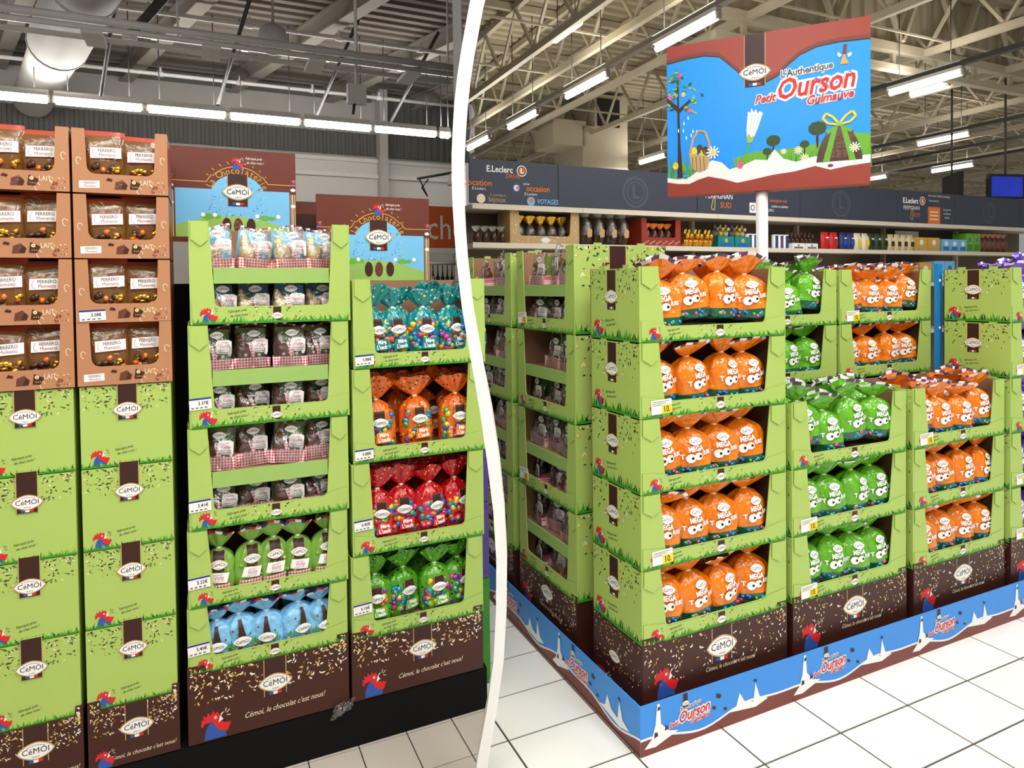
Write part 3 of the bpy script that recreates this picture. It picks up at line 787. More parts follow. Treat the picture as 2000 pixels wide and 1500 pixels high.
def display_tray(fr, w, d, h, label, lip=0.06, sl=0.07, sb=0.085, shelf=None, side=None, price=None, yellow=False, group=None, pz=None, px=None, tabh=None, back=True, seed=1):
    o = thing('display_tray', label, 'display tray', fr, group=group)
    t = 0.004
    key = (round(w, 3), round(d, 3), round(h, 3), lip, sl, shelf)
    def body():
        m = MB()
        m.box(0.001, w - 0.001, 0.005, d, 0.0, t, 'kraft')
        m.box(0, w, d - t, d, 0, h, 'kraft')
        m.box(0, t, 0.004, d, 0, h - 0.004, 'green_card'); m.box(w - t, w, 0.004, d, 0, h - 0.004, 'green_card')
        m.box(t, t + 0.0012, 0.005, d - t, t, h - 0.005, 'kraft'); m.box(w - t - 0.0012, w - t, 0.005, d - t, t, h - 0.005, 'kraft')
        if not shelf: m.box(0.012, w - 0.012, 0.012, d - 0.012, t, 0.027, 'kraft')
        for y in (d * 0.25, d * 0.72):
            m.box(0, t, y - 0.018, y + 0.018, h - 0.004, h + 0.008, 'green_card'); m.box(w - t, w, y - 0.018, y + 0.018, h - 0.004, h + 0.008, 'green_card')
        return m.mesh('tray_body')
    part('tray_body', cached(('body',) + key, body), o)
    def front():
        m = MB(); m.prism(window_poly(w, h, lip, sl, sb), 0.0, t, 'green_card'); return m.mesh('front_panel')
    part('front_panel', cached(('front',) + key, front), o)
    def lipf():
        m = MB(); e = lip * 1.18
        m.prism([(0.006, 0), (w - 0.006, 0), (w - 0.006, e + 0.012), (w - sb + 0.004, e), (w - sb - 0.012, lip - 0.002), (sb + 0.012, lip - 0.002), (sb - 0.004, e), (0.006, e + 0.012)], -0.0022, 0.0, 'green_card', 'green_edge_shade')
        return m.mesh('lip_panel')
    lp = part('lip_panel', cached(('lip',) + key, lipf), o)
    th = tabh or min(0.32 * h, 0.075)
    def tab():
        m = MB(); a = sl * 0.86
        m.prism([(0, -th * 0.72), (a * 0.55, -th), (a, -th * 0.75), (a, 0), (0, 0)], -0.0040, 0.0, 'green_card', 'green_edge_shade'); return m.mesh('locking_tab')
    tm = cached(('tab', sl, th), tab)
    part('locking_tab', tm, o, (sl * 0.1, 0, h - 0.002)); part('locking_tab', tm, o, (w - sl * 0.96, 0, h - 0.002))
    pm = FRONT(-0.0022)
    def p_r():
        m = MB(); rooster(m, pm, w * 0.055, 0.0, min(lip * 0.98, 0.062)); return m.mesh('rooster_print')
    part('rooster_print', cached(('pr',) + key, p_r), lp, label='red and blue rooster head print')
    def p_s():
        m = MB(); s = min(lip * 0.23, 0.0145); slogan(m, pm, w * 0.055 + min(lip * 0.98, 0.062) + s * 4.3, lip * 0.62, s); return m.mesh('slogan_print')
    part('slogan_print', cached(('ps',) + key, p_s), lp)
    def p_l():
        m = MB(); lw = min(0.075 * w, 0.046)
        logo(m, pm, w * 0.52, lip * 0.42, lw, band=True, top=lip - 0.003, bot=lip * 0.42 - lw * 0.42, flag=False, fine=False); return m.mesh('brand_print')
    part('brand_print', cached(('pl',) + key, p_l), lp, label='brown band with white oval maker mark')
    def p_g():
        m = MB(); grass(m, pm, 0.007, w - 0.007, lip * 0.42, 52, 3)
        confetti(m, pm, w * 0.36, w * 0.68, lip * 0.3, lip * 0.95, 40, 7, LEAFY, 0.0055, skip=(w * 0.48, w * 0.56)); return m.mesh('grass_print')
    part('grass_print', cached(('pg',) + key, p_g), lp, label='printed green grass')
    if shelf:
        def sh():
            m = MB(); z = h * shelf
            m.box(sb * 0.96, w - sb * 0.96, 0.004, 0.010, z - 0.046, z + 0.003, 'green_shelf'); m.box(t, w - t, 0.010, d - t, z - 0.004, z, 'kraft'); return m.mesh('middle_shelf')
        part('middle_shelf', cached(('sh',) + key, sh), o, label='green middle shelf edge')
    if side == 'full':
        def sd():
            m = MB(); ps = LEFTSIDE(d)
            confetti(m, ps, 0.006, d - 0.006, h * 0.52, h - 0.006, 110, 11, LEAFY, 0.0075, skip=(d * 0.36, d * 0.56))
            grass(m, ps, 0.004, d - 0.004, h * 0.16, 34, 5)
            logo(m, ps, d * 0.46, h * 0.60, d * 0.26, top=h - 0.008, bot=h * 0.60 - d * 0.15)
            rooster(m, ps, d * 0.08, 0.006, h * 0.26, rays='leaf_ink'); slogan(m, ps, d * 0.42, h * 0.24, h * 0.055)
            return m.mesh('side_print')
        part('side_print', cached(('sd',) + key, sd), o, label='side print with maker mark, rooster and grass')
    elif side == 'right':
        def sd3():
            m = MB(); ps = lambda a, b_, o_: (w + o_, a, b_)
            confetti(m, ps, 0.006, d - 0.006, h * 0.5, h - 0.006, 150, 17, LEAFY, 0.011, skip=(d * 0.36, d * 0.56))
            grass(m, ps, 0.004, d - 0.004, h * 0.14, 34, 8)
            logo(m, ps, d * 0.46, h * 0.45, d * 0.26, top=h - 0.004, bot=h * 0.45 - d * 0.12)
            return m.mesh('side_print')
        part('side_print', cached(('sd3',) + key, sd3), o, label='side print of leaves, brown band and grass')
    elif side:
        def sd2():
            m = MB(); ps = LEFTSIDE(d)
            confetti(m, ps, 0.006, d - 0.006, h * 0.5, h - 0.006, 70, 13, LEAFY, 0.0075)
            grass(m, ps, 0.004, d - 0.004, h * 0.2, 30, 6); return m.mesh('side_print')
        part('side_print', cached(('sd2',) + key, sd2), o, label='side print of leaves and grass')
    if price:
        price_tag(o, price, px if px is not None else w * 0.075, pz if pz is not None else lip * 0.55, yellow=yellow, y=-0.0025, w=0.062 if not yellow else 0.085, h=0.036 if not yellow else 0.048)
    return o

def brown_base(fr, w, d, h, label, side=False, group=None, logo_z=0.62, rs=0.075, text=True, tz=0.25, rz=0.02, nseed=230, ts=None):
    o = thing('base_carton', label, 'carton', fr, group=group)
    key = (w, d, h, logo_z, rs, tz, rz)
    ts = ts or (h * 0.115 if w > 0.3 else h * 0.1)
    def body():
        m = MB(); m.box(0, w, 0.004, d, 0, h - 0.002, 'brown_card'); return m.mesh('carton_body')
    part('carton_body', cached(('bb',) + key, body), o)
    def front():
        m = MB(); e = 0.028
        m.prism([(0, 0), (w, 0), (w, h + e), (w * 0.925, h + e), (w * 0.915, h + 0.002), (w * 0.14, h + 0.002), (w * 0.13, h + e), (0, h + e)], -0.003, 0.004, 'brown_card'); return m.mesh('front_panel')
    part('front_panel', cached(('bf',) + key, front), o)
    pm = FRONT(-0.003)
    def seeds():
        m = MB(); confetti(m, pm, 0.01, w - 0.01, h * 0.55, h, nseed, 21, SEEDS, 0.0072 if w > 0.3 else 0.0044, skip=(w * 0.44, w * 0.58)); confetti(m, pm, 0.006, w * 0.12, h * 0.8, h + 0.024, 14, 22, SEEDS, 0.007); confetti(m, pm, w * 0.93, w - 0.006, h * 0.7, h + 0.024, 18, 23, SEEDS, 0.007); return m.mesh('seed_print')
    part('seed_print', cached(('bs',) + key, seeds), o, label='printed cream and gold seeds')
    lw = w * 0.2 if w > 0.3 else w * 0.36
    def lg():
        m = MB(); logo(m, pm, w * 0.52, h * logo_z, lw, top=h, bot=h * logo_z - lw * 0.42); return m.mesh('brand_print')
    part('brand_print', cached(('bl',) + key, lg), o, label='white oval maker mark')
    def rr():
        m = MB(); rooster(m, pm, w * 0.07, h * rz, rs, rays='cream_ink'); return m.mesh('rooster_print')
    part('rooster_print', cached(('br',) + key, rr), o, label='red and blue rooster head print')
    if text:
        def tx():
            m = MB(); m.text("C\u00e9moi, le chocolat c'est nous!", ts, w * 0.58, h * tz, 'cream_ink', 0.0006, pm, shear=0.35, rot=0.03 if h < 0.25 else 0.0, sx=0.82); return m.mesh('slogan_print')
        part('slogan_print', cached(('bt',) + key, tx), o)
    if side:
        def sd():
            m = MB(); ps = LEFTSIDE(d)
            confetti(m, ps, 0.006, d - 0.006, h * 0.5, h, 120, 31, SEEDS, 0.006)
            logo(m, ps, d * 0.46, h * 0.66, d * 0.22, band=False); rooster(m, ps, d * 0.06, h * 0.12, h * 0.32, rays='cream_ink')
            m.text('C\u00e9moi, le chocolat', h * 0.07, d * 0.62, h * 0.36, 'cream_ink', 0.0006, ps, shear=0.35); m.text("c'est nous!", h * 0.07, d * 0.66, h * 0.26, 'cream_ink', 0.0006, ps, shear=0.35)
            return m.mesh('side_print')
        part('side_print', cached(('bsd',) + key, sd), o)
    return o

def closed_carton(fr, w, d, h, label, group=None):
    o = thing('closed_carton', label, 'carton', fr, group=group)
    key = (w, d, round(h, 3))
    def body():
        m = MB(); m.box(0, w, 0, d, 0, h - 0.003, 'green_card'); return m.mesh('carton_body')
    part('carton_body', cached(('cb',) + key, body), o)
    def tab():
        m = MB(); m.prism([(w * 0.40, h * 0.69 - w * 0.13), (w * 0.62, h * 0.69 - w * 0.13), (w * 0.62, h + 0.012), (w * 0.40, h + 0.012)], -0.0025, 0.0, 'green_card'); return m.mesh('closing_tab')
    part('closing_tab', cached(('ct',) + key, tab), o)
    pm = FRONT()
    def cf():
        m = MB(); confetti(m, pm, 0.003, w - 0.003, h * 0.66, h - 0.004, 190, 41, LEAFY, 0.0048, skip=(w * 0.39, w * 0.63)); return m.mesh('leaf_print')
    part('leaf_print', cached(('cc',) + key, cf), o)
    def lg():
        m = MB(); logo(m, FRONT(-0.0025), w * 0.51, h * 0.69, w * 0.31, top=h + 0.011, bot=h * 0.69 - w * 0.125); return m.mesh('brand_print')
    part('brand_print', cached(('cl',) + key, lg), o, label='brown band with white oval maker mark')
    def rr():
        m = MB(); rooster(m, pm, w * 0.10, 0.004, w * 0.21); return m.mesh('rooster_print')
    part('rooster_print', cached(('cr',) + key, rr), o, label='red and blue rooster head print')
    def ss():
        m = MB(); slogan(m, pm, w * 0.46, h * 0.19, w * 0.046, rot=0.16); return m.mesh('slogan_print')
    part('slogan_print', cached(('cs',) + key, ss), o)
    def gg():
        m = MB(); grass(m, pm, 0.0, w, h * 0.085, 46, 43, o=0.0004); return m.mesh('grass_print')
    part('grass_print', cached(('cg',) + key, gg), o)
    return o

def copper_tray(fr, w, d, h, label, price=None, group=None, sticker=True):
    o = thing('copper_tray', label, 'display tray', fr, group=group)
    key = (w, d, round(h, 3))
    lip, sl = h * 0.30, w * 0.13
    t = 0.004
    def body():
        m = MB(); m.box(0, w, 0.004, d, 0, t, 'copper_dark'); m.box(0, w, d - t, d, 0, h, 'copper_dark'); m.box(0, t, 0.004, d, 0, h, 'copper_dark'); m.box(w - t, w, 0.004, d, 0, h, 'copper_dark'); return m.mesh('tray_body')
    part('tray_body', cached(('kb',) + key, body), o)
    def front():
        m = MB(); m.prism(window_poly(w, h, lip, sl, sl * 1.12, r=0.022), 0.0, t, 'copper_card'); return m.mesh('front_panel')
    part('front_panel', cached(('kf',) + key, front), o)
    pm = FRONT()
    def choc():
        m = MB(); x, z = w * 0.50, lip * 0.45; s = w * 0.055
        m.flat([(x - 1.3 * s, z - s), (x + 0.9 * s, z - 0.9 * s), (x + 1.2 * s, z + 0.1 * s), (x + 0.2 * s, z + 1.2 * s), (x - 1.1 * s, z + 0.6 * s)], 'milk_choc', 0.0006, pm)
        m.flat([(x - 0.1 * s, z - 0.9 * s), (x + 0.9 * s, z - 0.9 * s), (x + 1.2 * s, z + 0.1 * s), (x + 0.4 * s, z + 0.6 * s)], 'choc', 0.0009, pm)
        x += 2.5 * s
        m.flat([(x - 0.9 * s, z - 0.8 * s), (x + 0.5 * s, z - 0.9 * s), (x + 1.2 * s, z + 0.5 * s), (x - 0.6 * s, z + 1.4 * s)], 'choc', 0.0008, pm)
        m.disc(x - 0.1 * s, z + 0.7 * s, 0.38 * s, 'cream_ink', 0.0012, pm); m.disc(x - 0.1 * s, z + 0.7 * s, 0.2 * s, 'gold_ink', 0.0016, pm)
        for a in (0.1, 0.5, -0.3): m.disc(x + a * s, z - 0.3 * s, 0.12 * s, 'gold_ink', 0.0012, pm, 6)
        m.flat([(w * 0.34, z + 0.9 * s), (w * 0.40, z + 0.7 * s), (w * 0.41, z + 1.2 * s), (w * 0.36, z + 1.5 * s)], 'choc', 0.0006, pm)
        return m.mesh('chocolate_print')
    part('chocolate_print', cached(('kc',) + key, choc), o)
    def tx():
        m = MB(); m.text('LAIT', lip * 0.36, w * 0.76, lip * 0.62, 'cream_ink', 0.0006, pm, sx=0.75); return m.mesh('lettering_print')
    part('lettering_print', cached(('kt',) + key, tx), o)
    for q, (cx, cz) in enumerate(((w * 0.94, lip * 1.9), (w * 0.06, lip * 1.7), (w * 0.68, lip * 0.25))):
        def sw():
            m = MB(); pts = [(cx + w * 0.03 * math.cos(a) * (1 - a / 9), cz + w * 0.035 * math.sin(a) - a * 0.001) for a in [k * 0.6 for k in range(10)]]
            m.stroke(pts, 0.0016, 'cream_ink', 0.0006, pm); return m.mesh('swirl_print')
        part('swirl_print', cached(('kw', q) + key, sw), o)
    def fl():
        m = MB(); confetti(m, pm, w * 0.8, w * 0.97, lip * 0.1, lip * 0.7, 26, 9, ['skirt_brown', 'copper_dark', 'gold_ink', 'cream_ink'], 0.005); return m.mesh('leaf_print')
    part('leaf_print', cached(('kl',) + key, fl), o)
    if sticker:
        def st():
            m = MB(); x, z = w * 0.17, lip * 0.42; a = w * 0.105
            m.flat([(x - a, z - a * 0.42), (x + a, z - a * 0.34), (x + a, z + a * 0.48), (x - a, z + a * 0.4)], 'white_ink', 0.0005, pm)
            m.text('FERRERO', a * 0.42, x + a * 0.06, z + a * 0.18, 'grey_ink', 0.0009, pm, rot=0.04, sx=0.75, bold=0.0001); m.text('Moments', a * 0.42, x + a * 0.06, z - a * 0.16, 'rust_foil', 0.0009, pm, rot=0.04, sx=0.75)
            return m.mesh('maker_label')
        part('maker_label', cached(('ks',) + key, st), o)
    if price: price_tag(o, price, w * 0.17, lip * 0.40, w=w * 0.27, h=w * 0.13)
    return o

# ------------------------------------------------------------------ bags
def interp(tab, s):
    for (a, x), (c, y) in zip(tab, tab[1:]):
        if s <= c: return x + (y - x) * (s - a) / (c - a)
    return tab[-1][1]
PROF = [(0, 0.86), (0.05, 0.97), (0.25, 1.0), (0.60, 0.99), (0.76, 0.90), (0.87, 0.68), (0.95, 0.36), (1, 0.13)]

STYLES = {
    'toque_orange': dict(body='orange_foil', low='base_foil', stripes=('white_ink', 'plum_ink'), kind='toque'),
    'toque_green': dict(body='green_foil', low='base_foil', stripes=('white_ink', 'plum_ink'), kind='toque'),
    'toque_purple': dict(body='purple_foil', low='base_foil', stripes=('white_ink', 'purple_ink'), kind='toque'),
    'egg_teal': dict(body='teal_dots', kind='egg', patch='egg_teal', num='45'),
    'egg_orange': dict(body='orange_dots', kind='egg', patch='orange_ink', num='45'),
    'egg_red': dict(body='red_dots', kind='egg', patch='red_ink', num='40'),
    'egg_green': dict(body='leaf_dots', kind='egg', patch='grass_light', num='45'),
    'vichy_tied': dict(body='lime_foil', kind='vichy', stripes=('white_ink', 'navy_ink', 'red_ink')),
    'sky': dict(body='sky_foil', kind='sky', stripes=('white_ink', 'navy_ink', 'red_ink')),
}

def bag_meshes(style, seed, w, d, h):
    st = STYLES[style]; r = random.Random(hash_str(style) + seed * 17)
    ph = r.uniform(0, 6.28); lean = r.uniform(-0.06, 0.06) * w
    kw = 7 + seed % 3
    p1, p2, p3 = r.uniform(0, 6), r.uniform(0, 6), r.uniform(0, 6)
    def half(s):
        return w / 2 * interp(PROF, s), max(d / 2 * interp(PROF, s), 0.008)
    def pt(th, s):
        a, c = half(s); n = 2.6 - 0.6 * s
        co, si = math.cos(th), math.sin(th)
        x = a * math.copysign(abs(co) ** (2 / n), co); y = c * math.copysign(abs(si) ** (2 / n), si)
        k = 1 + (0.018 + 0.22 * max(0, s - 0.5)) * math.sin(kw * th + ph + 2.5 * s) + 0.028 * math.sin(3 * th + 7 * s + p1) + 0.022 * math.sin(5 * th - 11 * s + p2) + 0.02 * abs(math.sin(4 * th + 5 * s + p3))
        return (x * k + lean * s * s, y * k, s * h)
    def yf(x, z):
        s = min(max(z / h, 0), 1); a, c = half(s); n = 2.6 - 0.6 * s; t = min(abs(x / a), 0.985)
        return -c * (1 - t ** n) ** (1 / n)
    pm = lambda a, b_, o: (a + lean * (b_ / h) ** 2, yf(a, b_) - 0.0060 - o, b_)
    out = {}
    N, M = 36, 18
    m = MB()
    low = st.get('low')
    m.grid(lambda i, j: pt(2 * math.pi * i / N, j / M), N, M, st['body'], keyfn=(lambda i, j: low if low and j < 4 else st['body']))
    m.add([pt(2 * math.pi * i / N, 0) for i in range(N)], [tuple(range(N))[::-1]], low or st['body'])
    out['bag_body'] = m.mesh('bag_body')
    # flared crown above the tie
    m = MB(); NC, MC = 32, 6; ch = h * r.uniform(0.38, 0.50); cw = w * r.uniform(0.48, 0.60); cd = d * 0.36; cl = r.uniform(-0.12, 0.12) * w; yl = r.uniform(-0.25, 0.05) * d
    sp = st.get('stripes')
    def cp(i, j):
        t = j / MC; th = 2 * math.pi * i / NC
        a = w * 0.055 + (cw - w * 0.055) * t ** 0.75; c = 0.008 + (cd - 0.008) * t ** 0.9
        k = 1 + 0.26 * (t ** 0.6) * math.sin(9 * th + ph)
        x = a * math.cos(th) * (1 + 0.08 * math.sin(5 * th + ph) * t); y = c * math.sin(th) * k
        z = h * 0.985 + ch * t - ch * 0.30 * t * (math.cos(th) ** 2) + ch * 0.07 * t * math.sin(4 * th + ph)
        return (x + lean + cl * t, y + yl * t, z)
    m.grid(cp, NC, MC, st['body'], keyfn=(lambda i, j: sp[((i // 2)) % len(sp)] if sp and j == MC - 1 else st['body']))
    out['bag_crown'] = m.mesh('bag_crown')
    m = MB(); m.grid(lambda i, j: ((w * 0.062 + 0.003 * math.sin(j * 1.57)) * math.cos(i * math.pi / 6) + lean, (0.011 + 0.003 * math.sin(j * 1.57)) * math.sin(i * math.pi / 6), h * 0.965 + j * h * 0.025), 12, 2, 'white_ink')
    out['tie'] = m.mesh('tie')
    # prints and sweets
    m = MB(); k = st['kind']
    if k == 'toque':
        logo(m, pm, w * 0.04, h * 0.76, w * 0.30, band=False, o=0.0006, rim='white_ink', fine=False, curved=True)
        m.text('MEGA', h * 0.155, w * 0.02, h * 0.60, 'white_ink', 0.0012, pm, bold=0.0010, rot=0.06, sx=0.80)
        m.text('T', h * 0.135, -w * 0.29, h * 0.45, 'white_ink', 0.0012, pm, bold=0.001)
        m.text('EURS', h * 0.115, w * 0.27, h * 0.50, 'white_ink', 0.0012, pm, bold=0.0008, rot=0.06, sx=0.66)
        for ex, ez, er in ((-w * 0.11, h * 0.41, 0.115), (w * 0.07, h * 0.44, 0.095)):
            m.disc(ex, ez, w * er, 'white_ink', 0.0018, pm, 12, rz=h * er * 0.85); m.disc(ex + w * 0.04, ez, w * 0.032, 'black_ink', 0.0028, pm, 8)
    elif k == 'egg':
        logo(m, pm, w * 0.06, h * 0.56, w * 0.44, band=True, o=0.003, top=h * 0.78, bot=h * 0.56, flag=False, rim='white_ink', fine=False, curved=True)
        z0 = h * 0.27
        m.patch([(-w * 0.10, z0 - h * 0.11), (w * 0.36, z0 - h * 0.10), (w * 0.34, z0 + h * 0.12), (-w * 0.06, z0 + h * 0.10)], st['patch'], 0.012, pm)
        m.text('M\u00e9ga', h * 0.11, w * 0.14, z0 + h * 0.055, 'white_ink', 0.0130, pm, bold=0.0008, rot=0.04, sx=0.80); m.text("L'\u0153ufs", h * 0.11, w * 0.14, z0 - h * 0.045, 'white_ink', 0.0130, pm, bold=0.0008, rot=0.04, sx=0.80)
        m.disc(-w * 0.25, z0 - h * 0.03, w * 0.085, st['patch'], 0.012, pm, 12); m.text(st['num'], h * 0.075, -w * 0.25, z0 - h * 0.03, 'white_ink', 0.0130, pm, sx=0.8)
    elif k == 'vichy':
        logo(m, pm, 0, h * 0.66, w * 0.55, band=True, o=0.0009, top=h * 0.94, flag=False, rim='tan_ink', curved=True)
        m.patch([(-w * 0.32, h * 0.26), (w * 0.26, h * 0.22), (w * 0.33, h * 0.46), (-w * 0.25, h * 0.49)], 'white_ink', 0.005, pm)
        m.text('Assortiment', h * 0.05, 0, h * 0.43, 'pink_ink', 0.0062, pm, shear=0.3, rot=0.05, sx=0.75); m.text('Vichy', h * 0.12, w * 0.01, h * 0.355, 'pink_ink', 0.0062, pm, shear=0.25, rot=0.05, sx=0.85); m.text('CHOCOLAT AU LAIT', h * 0.035, 0, h * 0.28, 'black_ink', 0.0062, pm, rot=0.05, sx=0.7)
        m.patch([(-w * 0.38, h * 0.05), (w * 0.36, h * 0.05), (w * 0.38, h * 0.20), (-w * 0.36, h * 0.17)], 'gingham_pink', 0.002, pm, 8, 2)
    elif k == 'sky':
        m.patch([(-w * 0.08, h * 0.34), (w * 0.16, h * 0.34), (w * 0.05, h * 0.90), (-w * 0.03, h * 0.90)], 'brown_ink', 0.002, pm, 2, 10)
        logo(m, pm, w * 0.03, h * 0.36, w * 0.46, band=False, o=0.002, rim='white_ink', fine=False, curved=True)
        for i in range(12):
            x = -w * 0.36 + w * 0.72 * i / 11
            m.flat([(x - w * 0.03, h * 0.22), (x + w * 0.03, h * 0.22), (x + r.uniform(-1, 1) * w * 0.05, h * r.uniform(0.34, 0.46))], 'grass_ink', 0.0008, pm)
        for x, z in ((-w * 0.2, h * 0.66), (w * 0.25, h * 0.5)): m.disc(x, z, w * 0.03, 'skirt_brown', 0.001, pm, 6)
    out['front_print'] = m.mesh('front_print')
    m = MB()
    cols = ['egg_blue', 'egg_pink', 'egg_green', 'egg_yellow', 'egg_orange', 'egg_purple', 'egg_teal']
    if k == 'toque':
        for i in range(9):
            x = r.uniform(-0.38, 0.38) * w; z = h * r.uniform(0.06, 0.19)
            m.ball((x, yf(x, z) + 0.004, z), (h * 0.055, 0.012, h * 0.045), r.choice(('egg_blue', 'egg_pink', 'egg_green', 'choc', 'egg_blue', 'egg_teal')), 8, 5, r.uniform(0, 3))
    elif k == 'egg':
        for i in range(34):
            x = r.uniform(-0.40, 0.40) * w; z = h * r.uniform(0.10, 0.68)
            m.ball((x + lean * (z / h) ** 2, yf(x, z) + 0.003, z), (h * 0.082, 0.012, h * 0.062), r.choice(cols), 8, 5, r.uniform(0, 3))
    elif k == 'vichy':
        for i in range(10):
            x = r.uniform(-0.38, 0.38) * w; z = h * r.uniform(0.05, 0.5)
            m.ball((x, yf(x, z) + 0.004, z), (h * 0.06, 0.011, h * 0.05), r.choice(('lime_foil', 'milk_choc', 'lime_foil', 'white_choc')), 8, 5, r.uniform(0, 3))
    else:
        for i in range(8):
            x = r.uniform(-0.36, 0.36) * w; z = h * r.uniform(0.05, 0.2)
            m.ball((x, yf(x, z) + 0.005, z), (h * 0.07, 0.011, h * 0.05), r.choice(('tan_ink', 'milk_choc', 'grey_ink')), 8, 5, r.uniform(0, 3))
    out['sweets'] = m.mesh('sweets')
    return out

def hash_str(s):
    return sum((i + 1) * ord(c) for i, c in enumerate(s))

def tied_bag(style, seed, fr, at, w, d, h, label, rot=0.0, tilt=0.0, group=None, light=False):
    ms = cached(('bag', style, seed, w, d, h), lambda: bag_meshes(style, seed, w, d, h))
    o = thing('sweet_bag', label, 'bag', fr, at, rot, group, tilt)
    kids = {}
    for n, me in ms.items():
        if light and n in ('tie', 'sweets'): continue
        p = part(n, me, {'bag_body': o, 'bag_crown': o}.get(n) or (kids['bag_crown'] if n == 'tie' else kids['bag_body']))
        kids[n] = p
        if n == 'sweets': p['kind'] = 'stuff'
    return o

def vichy_meshes(style, seed, w, d, h):
    """clear pack with gingham card base, chocolate figure, printed back card and hang label"""
    r = random.Random(hash_str(style) + seed * 7)
    white = style == 'hen_white'
    ging = 'gingham_red' if white else 'gingham_pink'
    ch = 'white_choc' if white else 'milk_choc'
    out = {}
    bh = h * (0.24 if style != 'rabbit_milk' else 0.32)
    m = MB(); m.prism([(-w * 0.47, 0), (w * 0.47, 0), (w * 0.49, bh * 0.9), (-w * 0.02, bh), (-w * 0.49, bh)], -d * 0.5, d * 0.45, ging); out['card_base'] = m.mesh('card_base')
    m = MB(); rx = w * r.uniform(-0.02, 0.10)
    m.add([(rx - w * 0.055, -d * 0.52, 0), (rx + w * 0.055, -d * 0.52, 0), (rx + w * 0.03, -d * 0.50, h * 0.34), (rx - w * 0.08, -d * 0.50, h * 0.34), (rx - w * 0.06, -d * 0.30, h * 0.6), (rx - w * 0.16, -d * 0.30, h * 0.6)], [(0, 1, 2, 3), (3, 2, 4, 5)], ging); out['gingham_ribbon'] = m.mesh('gingham_ribbon')
    m = MB(); bx = -w * 0.20
    if style == 'rabbit_milk':
        m.ball((bx, -d * 0.1, h * 0.36), (w * 0.24, d * 0.36, h * 0.26), ch, 14, 10, 0.3); m.ball((bx - w * 0.06, -d * 0.15, h * 0.62), (w * 0.13, d * 0.28, h * 0.13), ch, 12, 8)
        m.ball((bx + w * 0.03, -d * 0.12, h * 0.78), (w * 0.04, d * 0.1, h * 0.14), ch, 8, 8, 0.5); m.ball((bx - w * 0.08, -d * 0.12, h * 0.80), (w * 0.04, d * 0.1, h * 0.14), ch, 8, 8, 0.2)
    else:
        m.ball((bx, -d * 0.1, h * 0.36), (w * 0.25, d * 0.38, h * 0.24), ch, 14, 10, -0.35); m.ball((bx - w * 0.10, -d * 0.1, h * 0.58), (w * 0.13, d * 0.28, h * 0.2), ch, 12, 8, -0.25)
        m.ball((bx - w * 0.14, -d * 0.12, h * 0.74), (w * 0.085, d * 0.2, h * 0.085), ch, 10, 6); m.ball((bx + w * 0.2, -d * 0.05, h * 0.5), (w * 0.08, d * 0.2, h * 0.13), ch, 8, 6, 0.5)
    out['chocolate_figure'] = m.mesh('chocolate_figure')
    m = MB(); r2 = random.Random(seed)
    for k in range(4):
        x, z = bx + w * (0.02 + 0.18 * k), h * (0.30 + 0.03 * (k % 2)); y = -d * 0.49
        m.disc(x, z, h * 0.035, 'white_ink', 0.0, FRONT(y), 10); m.disc(x, z, h * 0.013, 'yellow_ink' if white else 'tan_ink', 0.0006, FRONT(y), 8)
    out['daisy_print'] = m.mesh('daisy_print')
    m = MB(); m.prism([(-w * 0.46, bh * 0.6), (w * 0.46, bh * 0.6), (w * 0.42, h * 0.9), (-w * 0.40, h * 0.93)], d * 0.36, d * 0.38, 'sky_ink' if white else 'lime_foil')
    for k in range(12):
        m.disc(w * r.uniform(-0.38, 0.38), h * r.uniform(0.4, 0.85), w * 0.015, 'white_ink', 0.0008, FRONT(d * 0.36), 6)
    out['back_card'] = m.mesh('back_card')
    m = MB(); pm = FRONT(-d * 0.44); x, z = w * 0.22, h * 0.52
    m.prism([(x - w * 0.20, z - h * 0.15), (x + w * 0.20, z - h * 0.17), (x + w * 0.21, z + h * 0.12), (x + w * 0.12, z + h * 0.16), (x - w * 0.15, z + h * 0.16), (x - w * 0.21, z + h * 0.10)], -d * 0.44, -d * 0.44 + 0.001, 'white_ink')
    ink = 'red_ink' if white else 'pink_ink'
    m.text('La Poule' if style != 'rabbit_milk' else 'Le Lapin', h * 0.055, x, z + h * 0.10, ink, 0.0006, pm, shear=0.3, sx=0.75); m.text('-Vichy-', h * 0.115, x, z + h * 0.01, ink, 0.0006, pm, shear=0.25, sx=0.78)
    m.text('CHOCOLAT BLANC' if white else 'CHOCOLAT AU LAIT', h * 0.036, x, z - h * 0.08, 'black_ink', 0.0006, pm, sx=0.7); m.flat([(x - w * 0.12, z - h * 0.135), (x + w * 0.12, z - h * 0.135), (x + w * 0.12, z - h * 0.12), (x - w * 0.12, z - h * 0.12)], 'grey_ink', 0.0006, pm)
    out['label_card'] = m.mesh('label_card')
    m = MB(); logo(m, FRONT(-d * 0.36), w * 0.05, h * 0.80, w * 0.34, band=False, rim='white_ink', fine=False); out['maker_mark'] = m.mesh('maker_mark')
    m = MB(); ph = r.uniform(0, 6)
    def fp(i, j):
        s = i / 12 - 0.5; t = j / 10
        dep = -d * (0.56 - 0.42 * max(0, t - 0.45) / 0.55) * (1 - (2 * s) ** 6 * 0.5)
        ww = w * (1.0 - 0.10 * t + 0.03 * math.sin(7 * t + ph))
        return (s * ww, dep + 0.004 * math.sin(9 * s + 6 * t + ph), t * h * (1.0 + 0.05 * math.sin(5 * s + ph)))
    m.grid(fp, 12, 10, 'cellophane', wrap=False)
    out['clear_film'] = m.mesh('clear_film')
    m = MB()
